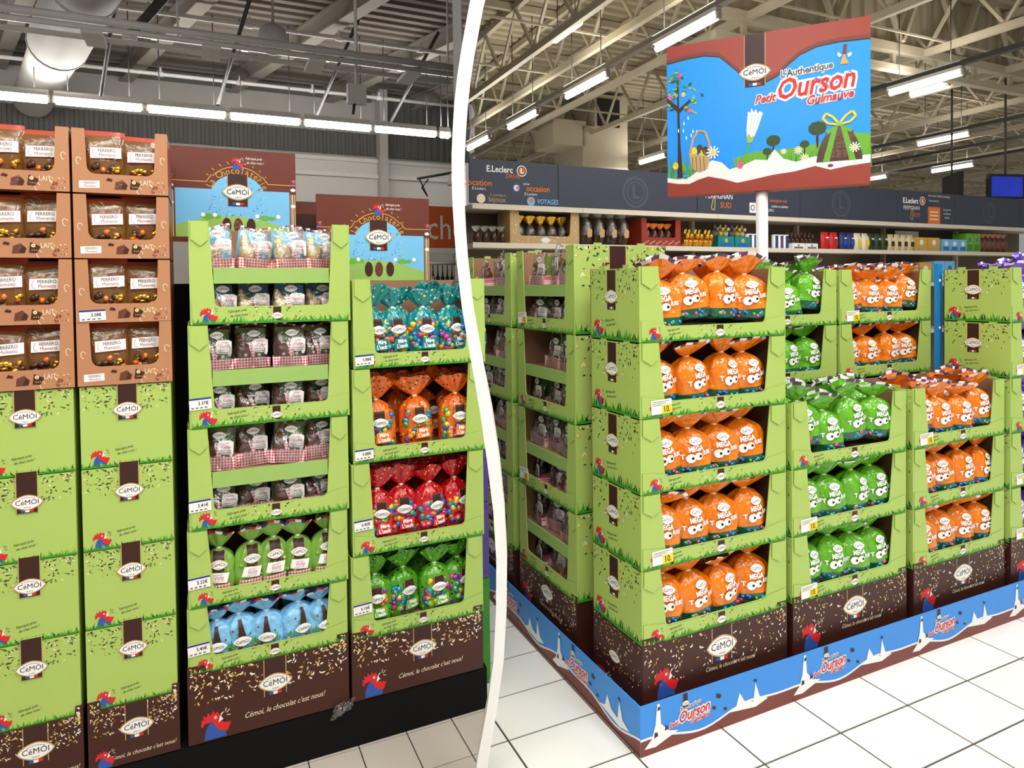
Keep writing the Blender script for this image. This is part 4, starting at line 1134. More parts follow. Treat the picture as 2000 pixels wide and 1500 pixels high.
    for k in range(10):
        x = -w * 0.42 + w * 0.84 * k / 10
        z = h * (1.0 + 0.05 * math.sin(5 * (x / w) + ph))
        m.add([(x, -d * 0.14, z - h * 0.035), (x + w * 0.075, -d * 0.14, z - h * 0.035), (x + w * 0.085, -d * 0.13, z + h * 0.005), (x + w * 0.01, -d * 0.13, z + h * 0.005)], [(0, 1, 2, 3)], ('white_ink', 'navy_ink', 'red_ink')[k % 3])
    out['striped_edge'] = m.mesh('striped_edge')
    return out

def vichy_pack(style, seed, fr, at, w, d, h, label, rot=0.0, tilt=0.0, group=None):
    ms = cached(('vichy', style, seed, w, d, h), lambda: vichy_meshes(style, seed, w, d, h))
    o = thing('chocolate_pack', label, 'chocolate pack', fr, at, rot, group, tilt)
    for n, me in ms.items(): part(n, me, o)
    return o

def pouch_meshes(seed, w, h, d):
    r = random.Random(seed); out = {}; ph = r.uniform(0, 6)
    m = MB(); N, M = 12, 12
    def thick(s, t): return d / 2 * max(0, (1 - (2 * s) ** 4)) ** 0.5 * max(0.04, math.sin(math.pi * min(1, (t * 0.93 + 0.05)))) ** 0.6
    for sg in (-1, 1):
        def fp(i, j):
            s, t = i / N - 0.5, j / M
            return (s * w * (1 - 0.03 * math.sin(6 * t + ph)), sg * thick(s, t) + 0.002 * math.sin(8 * t + 5 * s + ph), t * h)
        m.grid(fp, N, M, 'bronze_foil', wrap=False, keyfn=lambda i, j: 'rust_foil' if i in (0,) or j in (M - 1, ) else 'bronze_foil')
    out['pouch_body'] = m.mesh('pouch_body')
    yf = lambda x, z: -thick(x / w, z / h) - 0.004
    pm = lambda a, b_, o: (a, yf(a, b_) - o, b_)
    m = MB(); x, z, a = w * 0.05, h * 0.62, w * 0.34
    m.patch([(x - a * 1.04, z - a * 0.46), (x + a * 1.04, z - a * 0.36), (x + a * 1.04, z + a * 0.52), (x - a * 1.04, z + a * 0.42)], 'rust_foil', 0.0008, pm, 8, 4)
    m.patch([(x - a, z - a * 0.42), (x + a, z - a * 0.32), (x + a, z + a * 0.48), (x - a, z + a * 0.38)], 'white_ink', 0.0018, pm, 8, 4)
    m.text('FERRERO', a * 0.36, x + a * 0.08, z + a * 0.20, 'grey_ink', 0.0030, pm, rot=0.05, sx=0.8, bold=0.0002); m.text('Moments', a * 0.36, x + a * 0.1, z - a * 0.13, 'rust_foil', 0.0030, pm, rot=0.05, sx=0.8)
    m.stroke([(x - a * 0.72, z + a * 0.3), (x - a * 0.85, z), (x - a * 0.8, z - a * 0.25), (x - a * 0.6, z - a * 0.3)], 0.0012, 'grey_ink', 0.002, pm)
    out['maker_label'] = m.mesh('maker_label')
    m = MB()
    for k in range(14):
        px, pz = w * r.uniform(-0.30, 0.34), h * r.uniform(0.16, 0.42)
        m.ball((px, yf(px, pz) + 0.004, pz), (w * 0.11, 0.008, w * 0.075), r.choice(('gold_foil', 'gold_foil', 'gold_foil', 'choc', 'egg_orange', 'choc')), 5, 4, r.uniform(0, 3))
    out['wrapped_sweets'] = m.mesh('wrapped_sweets')
    m = MB()
    for k in range(9):
        x0, z0 = w * r.uniform(-0.4, 0.4), h * r.uniform(0.2, 0.85)
        a = r.uniform(0.8, 2.4); l = h * r.uniform(0.08, 0.22)
        pts = [(max(-w * 0.46, min(w * 0.46, x0 + l * t * math.cos(a + t))), min(h * 0.95, z0 + l * t * math.sin(a + t))) for t in (0, 0.35, 0.7, 1)]
        vs = [pm(p, q, 0.003 if i % 2 else 0.005) for i, (p, q) in enumerate(pts)]
        m.tube(vs, [0.0004, 0.0012, 0.0012, 0.0004], 'cellophane', 5)
    out['film_creases'] = m.mesh('film_creases')
    return out

def pouch(seed, fr, at, w, h, d, label, rot=0.0, tilt=0.0, group=None):
    ms = cached(('pouch', seed, w, h, d), lambda: pouch_meshes(seed, w, h, d))
    o = thing('sweet_pouch', label, 'bag', fr, at, rot, group, tilt)
    for n, me in ms.items(): part(n, me, o)
    return o

# ------------------------------------------------------------------ left display: plinth and four stacks
VL = 2.262
o = thing('display_plinth', 'long black plinth under the left cartons', 'plinth', SHOP)
b = MB(); b.box(-0.80, 0.925, VL, 2.80, 0.0, 0.150, 'black_plinth'); b.box(-0.80, 0.925, VL + 0.012, 2.80, 0.150, 0.154, 'black_plinth'); part('base', b.mesh('base'), o)
b = MB(); b.box(-0.80, 0.925, 2.81, 2.83, 0.0, 1.58, 'black_plinth'); part('back_panel', b.mesh('back_panel'), o)  # black sheet added so the gaps between the stacks look shaded

GL = 'closed green cartons in the left stacks'
for ci, (u, who) in enumerate(((-0.576, 'leftmost stack'), (-0.327, 'second stack'))):
    w, d = 0.238, 0.33
    brown_base(Frame(u, VL, 0.155), w, d, 0.177, f'dark brown seed-print base carton of the {who}', logo_z=0.60, rs=0.052, tz=0.16)
    zs = [0.332, 0.570, 0.800, 1.040, 1.280]
    for k in range(4):
        closed_carton(Frame(u, VL + 0.002 * (k % 2), zs[k] + 0.0005), w - 0.004, d, zs[k + 1] - zs[k], f'closed green carton with white oval mark, {ORD[3 - k]} from top, {who}', GL)
    zf = [1.281, 1.463, 1.650, 1.838, 2.026]
    for k in range(4):
        fr = Frame(u - 0.003, VL - 0.004, zf[k])
        lv = ORD[3 - k] + ' from top'
        copper_tray(fr, w + 0.004, 0.30, 0.183, f'copper brown window tray of sweet pouches, {lv}, {who}', price='3.58\u20ac' if (k == 1 and ci == 1) else None, sticker=not (k == 1 and ci == 1))
        for j, x in enumerate((0.075, 0.168)):
            pouch((k * 2 + j + ci) % 4, fr, (x, 0.045 + 0.012 * j, 0.006), 0.114, 0.172 + 0.008 * ((k + j) % 2), 0.06, f'bronze pouch with white label, {"left" if j == 0 else "right"}, copper tray {lv}, {who}', rot=0.10 - 0.12 * j, tilt=0.03 * (j - 0.5), group='bronze pouches')

S_W = 0.484
brown_base(Frame(-0.066, VL, 0.155), S_W + 0.004, 0.33, 0.215, 'wide brown rooster carton under the blue bag tray', logo_z=0.63, rs=0.088)
S_LEV = [(0.370, 0.206, -0.063), (0.576, 0.239, -0.058), (0.815, 0.314, -0.051), (1.129, 0.318, -0.044), (1.447, 0.320, -0.036)]
S_NAME = ['lowest', 'second lowest', 'middle', 'second highest', 'highest']
S_WHAT = ['light blue tied bags', 'green tied bags', 'clear rabbit packs', 'brown hen packs', 'white hen packs']
S_PRICE = ['5.40\u20ac', '5.22\u20ac', '3,41\u20ac', '3.37\u20ac', None]
r = random.Random(4)
for k, (z, h, u) in enumerate(S_LEV):
    fr = Frame(u, VL, z + 0.001)
    lip = 0.046 if k < 2 else 0.054
    display_tray(fr, S_W, 0.33, h - 0.002, f'green display tray of {S_WHAT[k]}, {S_NAME[k]} in its stack', lip=lip, sl=0.056, sb=0.070, shelf=0.54 if k >= 2 else None, side=True, price=S_PRICE[k], px=0.031, pz=lip + 0.022 + (0.01 if k < 2 else 0.0))
    if k == 0:
        for j, x in enumerate((0.085, 0.155, 0.235, 0.325, 0.405)):
            tied_bag('sky', j % 3, fr, (x, 0.052, 0.029), 0.112, 0.08, 0.108 + 0.008 * (j % 2), f'light blue tied chocolate bag, {ORD[j]} from left in the lowest tray', rot=r.uniform(-0.2, 0.3), tilt=r.uniform(-0.05, 0.05), group='light blue bags')
        for j, x in enumerate((0.12, 0.20, 0.29, 0.37)):
            tied_bag('sky', (j + 1) % 3, fr, (x, 0.18, 0.029), 0.10, 0.075, 0.112, f'light blue tied chocolate bag, {ORD[j]} from left in the back row', rot=r.uniform(-0.3, 0.3), group='light blue bags')
    elif k == 1:
        for j, x in enumerate((0.088, 0.175, 0.250, 0.332, 0.412)):
            tied_bag('vichy_tied', j % 3, fr, (x, 0.060, 0.029), 0.094, 0.075, 0.130 + 0.004 * (j % 3), f'green tied bag with white script label, {ORD[j]} from left', rot=r.uniform(-0.15, 0.2), tilt=r.uniform(-0.03, 0.05), group='green script label bags')
    else:
        st = ('rabbit_milk', 'hen_milk', 'hen_white')[k - 2]
        nm = ('brown rabbit', 'brown hen', 'white hen')[k - 2]
        for lay, zz in (('upper', h * 0.54 + 0.001), ('lower', 0.006)):
            for j, x in enumerate((0.080, 0.185, 0.297, 0.398)):
                vichy_pack(st, (j + (lay == 'upper')) % 3, fr, (x + r.uniform(-0.006, 0.006), 0.065 + 0.02 * (j % 2), zz), 0.112, 0.075, 0.128 if lay == 'lower' else 0.136, f'clear pack of {nm} chocolate, {ORD[j]} from left, {lay} layer', rot=r.uniform(-0.15, 0.25), tilt=r.uniform(-0.05, 0.08), group=f'{nm} packs')

T_W = 0.478
brown_base(Frame(0.432, VL, 0.155), T_W, 0.33, 0.206, 'wide brown rooster carton under the green egg bag tray', logo_z=0.63, rs=0.085)
for k, (z, h, u, st, nm, pr, xs) in enumerate((
        (0.361, 0.285, 0.436, 'egg_green', 'green', '6.16\u20ac', (0.095, 0.195, 0.315, 0.405)),
        (0.646, 0.315, 0.443, 'egg_red', 'red', '6.40\u20ac', (0.100, 0.190, 0.290, 0.400)),
        (0.961, 0.320, 0.450, 'egg_orange', 'orange', '5.88\u20ac', (0.105, 0.245, 0.385)),
        (1.281, 0.305, 0.456, 'egg_teal', 'teal', '5.88\u20ac', (0.075, 0.160, 0.260, 0.365, 0.445)))):
    fr = Frame(u, VL, z + 0.001)
    display_tray(fr, T_W, 0.33, h - 0.002, f'green display tray of {nm} egg bags beside the white partition', lip=0.050, sl=0.060, sb=0.074, side=True, price=pr, px=0.036, pz=0.030 if k > 1 else 0.105)
    for j, x in enumerate(xs):
        tied_bag(st, j % 3, fr, (x, 0.072 + 0.015 * (j % 2), 0.029), 0.120, 0.09, 0.175 if k else 0.160, f'{nm} dotted tied egg bag, {ORD[j]} from left in front row', rot=r.uniform(-0.2, 0.25), tilt=r.uniform(-0.05, 0.05), group=f'{nm} egg bags')
    for j, x in enumerate((0.10, 0.205, 0.315, 0.41)):
        tied_bag(st, (j + 1) % 3, fr, (x, 0.205, 0.029), 0.120, 0.09, 0.180 if k else 0.165, f'{nm} dotted tied egg bag, {ORD[j]} from left in back row', rot=r.uniform(-0.3, 0.3), tilt=r.uniform(-0.06, 0.06), group=f'{nm} egg bags', light=True)

# neighbouring carton stack seen as a narrow strip past the partition
for k, (z, h, key, lb) in enumerate(((0.0, 0.42, 'grass_ink', 'slim dark green carton at the bottom beside the partition'), (0.42, 0.3, 'purple_card', 'slim purple carton standing on the dark green carton'), (0.72, 0.32, 'purple_card', 'slim purple carton topmost beside the partition'))):
    b = MB(); b.box(0, 0.052, 0, 0.34, 0.0, h - 0.003, key); b.box(0.008, 0.044, -0.003, 0, 0.03, h - 0.03, key); b.box(0.0, 0.052, -0.002, 0.0, h - 0.02, h - 0.004, key)
    solid('side_carton', b.mesh('side_carton'), lb, 'carton', Frame(0.945, 2.40, z))

# crumpled film wedged under the brown carton
def crumple():
    m = MB(); rr = random.Random(8)
    m.grid(lambda i, j: (0.033 * (i / 9 - 0.5) * 2 + rr.uniform(-0.004, 0.004) + 0.012 * (j / 7), -0.012 * math.sin(math.pi * i / 9) * math.sin(math.pi * j / 7) + rr.uniform(-0.007, 0.002), 0.04 * (j / 7 - 0.5) + 0.018 * (i / 9) + rr.uniform(-0.005, 0.005)), 9, 7, 'cellophane_crumpled', wrap=False, smooth=False)
    return m.mesh('crumpled_film')
solid('crumpled_film', crumple(), 'crumpled clear plastic film stuck on the black plinth', 'film', Frame(0.392, VL - 0.012, 0.142))

# header boards behind the two trays of the left display
def header_board(u, v, w, z0, z1, label, low=1.0):
    fr = Frame(u, v, 0.155)
    o = thing('header_board', label, 'sign', fr)
    h = z1 - 0.155
    m = MB(); m.box(0, w, 0, 0.012, h - w * low, h, 'board_brown'); part('board', m.mesh('board'), o)
    for x in (0.30, 0.75):
        q_ = MB(); q_.box(w * x, w * x + 0.02, 0.013, 0.02, 0, h - 0.05, 'rail_white'); part('post', q_.mesh('post'), o)
    pm = FRONT()
    top = h; cx = w * 0.53
    Z = lambda y: top - y * w
    m = MB()
    pts = [(w * 0.055, Z(low - 0.04)), (w * 0.945, Z(low - 0.04)), (w * 0.945, Z(0.34)), (cx + w * 0.20, Z(0.34))]
    for k in range(11):
        a = math.radians(20 + 140 * k / 10); pts.append((cx + w * 0.215 * math.cos(a), Z(0.40) + w * 0.19 * math.sin(a)))
    pts += [(cx - w * 0.20, Z(0.34)), (w * 0.055, Z(0.34))]
    m.flat(pts, 'sky_ink', 0.0006, pm); part('sky_print', m.mesh('sky_print'), o, label='light blue printed panel')
    m = MB(); m.flat([(w * 0.055, Z(low - 0.04)), (w * 0.945, Z(low - 0.04)), (w * 0.945, Z(0.66)), (w * 0.75, Z(0.60)), (cx, Z(0.56)), (w * 0.3, Z(0.57)), (w * 0.055, Z(0.64))], 'hill_ink', 0.0012, pm)
    for x, s in ((0.30, 0.06), (0.37, 0.04), (0.74, 0.05), (0.80, 0.035)): m.disc(w * x, Z(0.57), w * s * 0.8, 'grass_light', 0.0016, pm, 10, rz=w * s * 0.45)
    for x in (0.26, 0.35, 0.68, 0.85): m.disc(w * x, Z(0.555), w * 0.017, 'white_ink', 0.002, pm, 10)
    for x, c in ((0.44, 'choc'), (0.53, 'milk_choc'), (0.63, 'choc')): m.disc(w * x, Z(0.64), w * 0.036, c, 0.0024, pm, 14, rz=w * 0.065)
    if low > 0.9: m.flat([(0, Z(0.95)), (w, Z(0.95)), (w, Z(0.76)), (0, Z(0.76))], 'grass_ink', 0.003, pm)
    part('hill_print', m.mesh('hill_print'), o)
    m = MB()
    for sx in (0.0, 0.95):
        for k, (a, c) in enumerate(((0.004, 0.012), (0.018, 0.026), (0.034, 0.044))): m.flat([(w * (sx + a), Z(low - 0.04)), (w * (sx + c), Z(low - 0.04)), (w * (sx + c), Z(0.36)), (w * (sx + a), Z(0.36))], 'tan_ink' if k != 1 else 'cream_ink', 0.0008, pm)
        for y in (0.32, 0.46): m.flat([(w * (sx + 0.025) + a, Z(y) + c) for a, c in lens(w * 0.045, w * 0.03)], 'white_ink', 0.0014, pm)
    m.stroke([(w * 0.0, Z(0.28)), (cx - w * 0.24, Z(0.28)), (cx - w * 0.20, Z(0.22))], w * 0.006, 'gold_ink', 0.0008, pm); m.stroke([(cx + w * 0.20, Z(0.22)), (cx + w * 0.24, Z(0.28)), (w, Z(0.28))], w * 0.006, 'gold_ink', 0.0008, pm)
    m.stroke([(cx + w * 0.245 * math.cos(math.radians(a)), Z(0.37) + w * 0.225 * math.sin(math.radians(a))) for a in range(38, 143, 8)], w * 0.006, 'gold_ink', 0.0008, pm)
    for k in range(9):
        a = math.radians(35 + 110 * k / 8)
        if k != 4: m.stroke([(cx + w * 0.27 * math.cos(a), Z(0.37) + w * 0.25 * math.sin(a)), (cx + w * 0.285 * math.cos(a + 0.04), Z(0.37) + w * 0.27 * math.sin(a))], w * 0.006, 'gold_ink', 0.0008, pm)
    part('trim_print', m.mesh('trim_print'), o, label='gold line ornament and striped side columns')
    m = MB(); s = 'La Chocolaterie'
    for k, chx in enumerate(s):
        a = math.radians(158 - 136 * k / (len(s) - 1))
        if chx != ' ': m.text(chx, w * 0.078, cx + w * 0.232 * math.cos(a), Z(0.385) + w * 0.205 * math.sin(a), 'gold_ink', 0.0018, pm, rot=a - math.pi / 2, sx=0.85)
    part('arched_lettering', m.mesh('arched_lettering'), o, label='gold arched lettering')
    m = MB(); logo(m, pm, cx, Z(0.36), w * 0.23, o=0.0016, top=Z(0.21), bot=Z(0.475)); part('brand_print', m.mesh('brand_print'), o)
    m = MB(); rr = random.Random(3)
    for k in range(130):
        a = rr.uniform(0, 6.28); q = rr.uniform(0.12, 0.24)
        x, z = cx + w * q * math.cos(a), Z(0.44) + w * q * 0.8 * math.sin(a)
        if z < Z(0.36) + w * 0.12: m.disc(x, z, w * rr.uniform(0.002, 0.006), rr.choice(('navy_ink', 'white_ink', 'blue_ink', 'gold_ink')), 0.0014, pm, 5)
    part('confetti_print', m.mesh('confetti_print'), o)
    m = MB(); rooster(m, pm, cx - w * 0.045, Z(0.165), w * 0.10, rays='white_ink', o=0.001)
    m.text('Fabriqu\u00e9 pr\u00e8s', w * 0.03, cx + w * 0.13, Z(0.07), 'white_ink', 0.001, pm, shear=0.3, sx=0.8); m.text('de chez vous !', w * 0.03, cx + w * 0.14, Z(0.105), 'white_ink', 0.001, pm, shear=0.3, sx=0.8)
    for sx in (0.0, 0.955): rooster(m, pm, w * sx, Z(0.275), w * 0.045, rays='white_ink', o=0.001)
    part('rooster_print', m.mesh('rooster_print'), o)
header_board(-0.105, 2.625, 0.430, 1.7, 2.062, 'tall brown and blue header board behind the white hen trays', low=0.78)
header_board(0.398, 2.625, 0.447, 1.55, 1.916, 'brown and blue header board behind the teal bag tray')
b = MB(); b.box(0, 0.42, 0, 0.012, 0, 1.745, 'board_brown'); b.box(0.02, 0.40, -0.001, 0, 1.2, 1.70, 'brown_ink')
solid('rear_board', b.mesh('rear_board'), 'plain brown board showing between the two header boards', 'sign', Frame(0.30, 2.78, 0.155))

# orange shop sign and clothes rack far behind
o = thing('shop_sign', 'orange sign with white letters above the clothes rack', 'sign', Frame(1.75, 6.3, 0))
m = MB(); m.box(0, 0.60, 0, 0.04, 1.95, 2.36, 'fence_orange'); part('panel', m.mesh('panel'), o)
m = MB(); m.box(-0.01, 0.61, -0.01, 0.05, 1.90, 1.95, 'rail_white'); part('bottom_rail', m.mesh('bottom_rail'), o)
m = MB(); m.text('iche', 0.34, 0.42, 2.14, 'white_ink', 0.002, FRONT(), sx=0.82); part('lettering', m.mesh('lettering'), o)
m = MB(); m.box(0.0, 0.03, 0.02, 0.05, 0, 1.9, 'steel_dark'); m.box(0.57, 0.60, 0.02, 0.05, 0, 1.9, 'steel_dark'); part('post', m.mesh('post'), o)
o = thing('clothes_rack', 'chrome clothes rail with hangers under the orange sign', 'rack', Frame(1.72, 5.75, 0))
m = MB(); m.tube([(0, 0, 1.78), (0.40, 0, 1.78)], 0.014, 'rail_white', 8); part('rail', m.mesh('rail'), o)
for x in (0.0, 0.40):
    m = MB(); m.tube([(x, 0, 0), (x, 0, 1.78)], 0.014, 'steel_dark', 8); part('upright', m.mesh('upright'), o)
for j in range(7):
    g = thing('hanging_shirt', f'{"white" if j < 3 else "dark"} shirt on a hanger, {ORD[j]} from left on the clothes rail', 'shirt', Frame(1.79 + 0.045 * j, 5.75, 0))
    m = MB(); m.prism([(-0.18, 0.95), (0.18, 0.95), (0.19, 1.5), (0.26, 1.42), (0.28, 1.47), (0.10, 1.66), (-0.10, 1.66), (-0.28, 1.47), (-0.26, 1.42), (-0.19, 1.5)], -0.012, 0.012, 'cloth_white' if j < 3 else 'cloth_dark'); part('fabric', m.mesh('fabric'), g, rot=(0, 0, 1.2))
    m = MB(); m.tube([(-0.12, 0, 1.64), (0, 0, 1.71), (0.12, 0, 1.64)], 0.006, 'plastic_black', 6); m.tube([(0, 0, 1.71), (0, 0, 1.77), (0.015, 0, 1.795)], 0.004, 'plastic_black', 6); part('hanger', m.mesh('hanger'), g, rot=(0, 0, 1.2))
o = thing('spot_arm', 'thin dark spotlight arm above the orange sign', 'lamp', Frame(1.70, 5.6, 2.30))
m = MB(); m.tube([(0, 0, 0.20), (0.36, 0, 0.28)], 0.012, 'steel_dark', 6); part('arm', m.mesh('arm'), o)
m = MB(); m.tube([(0.32, 0, 0.26), (0.32, 0, 0.16)], [0.03, 0.045], 'rail_white', 10); part('spot_head', m.mesh('spot_head'), o)
m = MB(); m.tube([(0.02, 0, 0.2), (0.08, -0.03, 0.05), (0.03, -0.03, 0.12), (0.1, 0, 0.2)], 0.006, 'plastic_black', 6); part('cable', m.mesh('cable'), o)

# ------------------------------------------------------------------ the island: carton skirt
o = thing('display_skirt', 'blue and brown printed card skirt around the island foot', 'skirt', Frame(1.275, 1.797, 0))
SKH, SL, SD = 0.168, 2.95, 1.62
m = MB(); m.box(0, SL, 0, 0.005, 0, SKH, 'skirt_blue'); part('front_panel', m.mesh('front_panel'), o)
m = MB(); m.box(0, 0.005, 0.005, SD, 0, SKH, 'skirt_blue'); part('left_panel', m.mesh('left_panel'), o)
def wave(mb, pm, x0, x1, per, off):
    n = int((x1 - x0) / 0.03)
    f = lambda x: SKH * (0.26 + 0.10 * math.sin(2 * math.pi * (x - off) / per) + 0.05 * math.sin(4 * math.pi * (x - off) / per + 1))
    xs = [x0 + (x1 - x0) * i / n for i in range(n + 1)]
    for a, c in zip(xs, xs[1:]):
        mb.flat([(a, 0), (c, 0), (c, f(c) + SKH * 0.045), (a, f(a) + SKH * 0.045)], 'paint_white', 0.0005, pm)
        mb.flat([(a, 0), (c, 0), (c, f(c)), (a, f(a))], 'skirt_brown', 0.0011, pm)
def ourson(mb, pm, x, z, s, o=0.0012, sk=0.10):
    P = lambda a, b_, q: pm(a, b_ + (a - x) * sk, q)
    rows = (("L'Authentique", 0.150, 0.03, 0.27, 0.85, 0.0, 'black_ink'), ('Petit', 0.185, -0.56, -0.05, 0.85, 0.28, 'red_ink'), ('Ourson', 0.43, 0.14, 0.03, 0.80, 0.22, 'red_ink'), ('Guimauve', 0.185, 0.34, -0.20, 0.85, 0.25, 'red_ink'))
    for t, sz, dx, dz, sx, sh, key in rows: mb.text(t, sz * s, x + dx * s, z + dz * s, 'white_ink', o, P, shear=sh, sx=sx, bold=sz * s * 0.10)
    for t, sz, dx, dz, sx, sh, key in rows: mb.text(t, sz * s, x + dx * s, z + dz * s, key, o * 2, P, shear=sh, sx=sx, bold=sz * s * (0.016 if key == 'red_ink' else 0.0))
def skirt_module(mb, pm, x, flipx=False):
    mb.flat([(x + 0.015, SKH * 0.14), (x + 0.06, SKH * 0.12), (x + 0.155, SKH * 0.30), (x + 0.115, SKH * 0.36), (x + 0.083, SKH * 0.55), (x + 0.078, SKH * 0.96), (x + 0.068, SKH * 0.96), (x + 0.060, SKH * 0.55), (x + 0.045, SKH * 0.3)], 'paint_white', 0.0016, pm)
    for a, c, s in ((0.062, 0.35, 0.008), (0.105, 0.42, 0.007), (0.074, 0.86, 0.006)): mb.flat([(x + a - s, SKH * c - s), (x + a + s, SKH * c - s * 0.6), (x + a + s * 0.8, SKH * c + s), (x + a - s * 0.6, SKH * c + s * 1.3)], 'brown_ink', 0.0022, pm)
    m_ = MB(); logo(m_, pm, x + 0.185, SKH * 0.80, 0.028, o=0.0012, top=SKH - 0.001, bot=SKH * 0.72, flag=False, fine=False, rim='white_ink'); part('brand_print', m_.mesh('brand_print'), mb.p)
    m_ = MB(); ourson(m_, pm, x + 0.205, SKH * 0.52, 0.125); part('title_print', m_.mesh('title_print'), mb.p)
    for a, c, s in ((0.33, 0.72, 0.012), (0.31, 0.50, 0.009), (0.36, 0.40, 0.008), (0.50, 0.78, 0.008)): mb.flat([(x + a - s, SKH * c - s * 0.4), (x + a + s * 0.6, SKH * c - s), (x + a + s, SKH * c), (x + a - s * 0.6, SKH * c + s * 0.7)], 'brown_ink', 0.0018, pm)
    mb.flat([(x + 0.37, SKH * 0.28), (x + 0.41, SKH * 0.36), (x + 0.425, SKH * 0.62), (x + 0.45, SKH * 0.40), (x + 0.49, SKH * 0.34), (x + 0.50, SKH * 0.72), (x + 0.52, SKH * 0.40), (x + 0.56, SKH * 0.30), (x + 0.5, SKH * 0.2)], 'paint_white', 0.0014, pm)
pm = FRONT(); m = MB(); wave(m, pm, 0, SL, 0.672, 0.40); part('chocolate_wave_print', m.mesh('chocolate_wave_print'), o)
for k in range(4): skirt_module(Each('skirt_print', o), pm, 0.0 + 0.672 * k)
pm = LEFTSIDE(SD); m = MB(); wave(m, pm, 0, SD, 0.60, 0.40); part('chocolate_wave_print', m.mesh('chocolate_wave_print'), o)
for k in range(3): skirt_module(Each('skirt_print', o), pm, SD - 0.62 * (k + 1))

# ------------------------------------------------------------------ the island: tray stacks
RW, RD, RH = 0.660, 0.310, 0.2575
Z0 = 0.330
LEV5 = ['bottom', 'second lowest', 'middle', 'second highest', 'top']
LEV3 = ['bottom', 'middle', 'top']
def toque_rows(fr, colour, where, lev, rows, xs, seed, raise_=0.0, mix=None):
    r = random.Random(seed)
    for ri, (y, rn) in enumerate(rows):
        for j, x in enumerate(xs):
            c = colour
            xx = min(x + (0.05 if ri else 0) + r.uniform(-0.010, 0.010), 0.582) if not ri else x + 0.05 + r.uniform(-0.01, 0.01)
            if xx > RW - 0.070: continue
            lab = f'{c} tied bag, {ORD[j]} from left, {rn} row, {lev} tray, {where}'
            tied_bag('toque_' + c, r.randrange(3), fr, (xx, y + r.uniform(-0.004, 0.006), 0.029 + raise_ * r.random()), 0.160, 0.115, 0.164 + 0.004 * r.randrange(3), lab, rot=r.uniform(-0.42, 0.18), tilt=r.uniform(-0.13, 0.10), group=f'{colour} tied bags', light=ri > 0)

def toque_stack(u, v, n, colour, where, w, prices, side, d=RD, levels=LEV5, back_all=False, bags_from=0, base=True, slogan_=True):
    if base: brown_base(Frame(u, v, 0.0), w, d, Z0 - 0.002, f'brown seed-print base carton of the {where}', side=side == 'full', logo_z=0.785, rs=0.105, tz=0.565, rz=0.42, nseed=170, ts=0.023)
    for k in range(n):
        fr = Frame(u, v, Z0 + RH * k + 0.001)
        display_tray(fr, w, d, RH - 0.002, f'green display tray of {colour} bags, {levels[k]} of the {where}', lip=0.052, sl=0.078, sb=0.100, side=side, price=prices.get(k), yellow=True, px=0.085, pz=0.036)
        if k >= bags_from:
            rows = [(0.072, 'front')] + ([(0.195, 'back')] if (k == n - 1 or k % 2 == 0 or back_all) else [])
            toque_rows(fr, colour, where, levels[k], rows, (0.128, 0.262, 0.398, 0.532), hash_str(where) + k, raise_=(0.075 if colour == 'purple' else 0.045) if k == n - 1 else 0.006)

toque_stack(1.323, 1.850, 5, 'orange', 'corner stack', 0.662, {0: None, 1: '10.', 3: '10.'}, 'full')
toque_stack(2.016, 1.850, 3, 'green', 'low front stack', 0.655, {0: '10.', 1: '10.'}, True, levels=LEV3)
# the orange trays beside it
toque_stack(2.716, 1.850, 3, 'orange', 'low right stack', 0.645, {2: '10.'}, True, levels=LEV3)
toque_stack(3.392, 1.840, 5, 'purple', 'far right stack', 0.655, {0: '10.', 1: '10.', 3: '10.'}, 'full')
toque_stack(2.030, 2.200, 5, 'green', 'rear green stack', 0.655, {}, True, d=0.33, bags_from=3)
toque_stack(2.707, 2.200, 5, 'orange', 'rear orange stack', 0.660, {4: '10.'}, True, d=0.33, bags_from=3)
b = MB(); b.box(-0.020, 0.020, -0.010, 0.006, 0, 1.645, 'blue_post'); b.box(-0.02, 0.02, -0.014, 0.014, 0, 0.01, 'blue_post')
o = thing('blue_post', 'bright blue upright post between the rear orange and far right stacks', 'post', Frame(3.396, 2.182, 0))
part('post', b.mesh('post'), o)
for z in (0.5, 1.0, 1.32, 1.56):
    m = cached('rivet', lambda: (lambda q: (q.ball((0, -0.011, 0), (0.008, 0.004, 0.008), 'rail_white', 8, 6), q.mesh('rivet'))[1])(MB())); part('rivet', m, o, (0, 0, z))

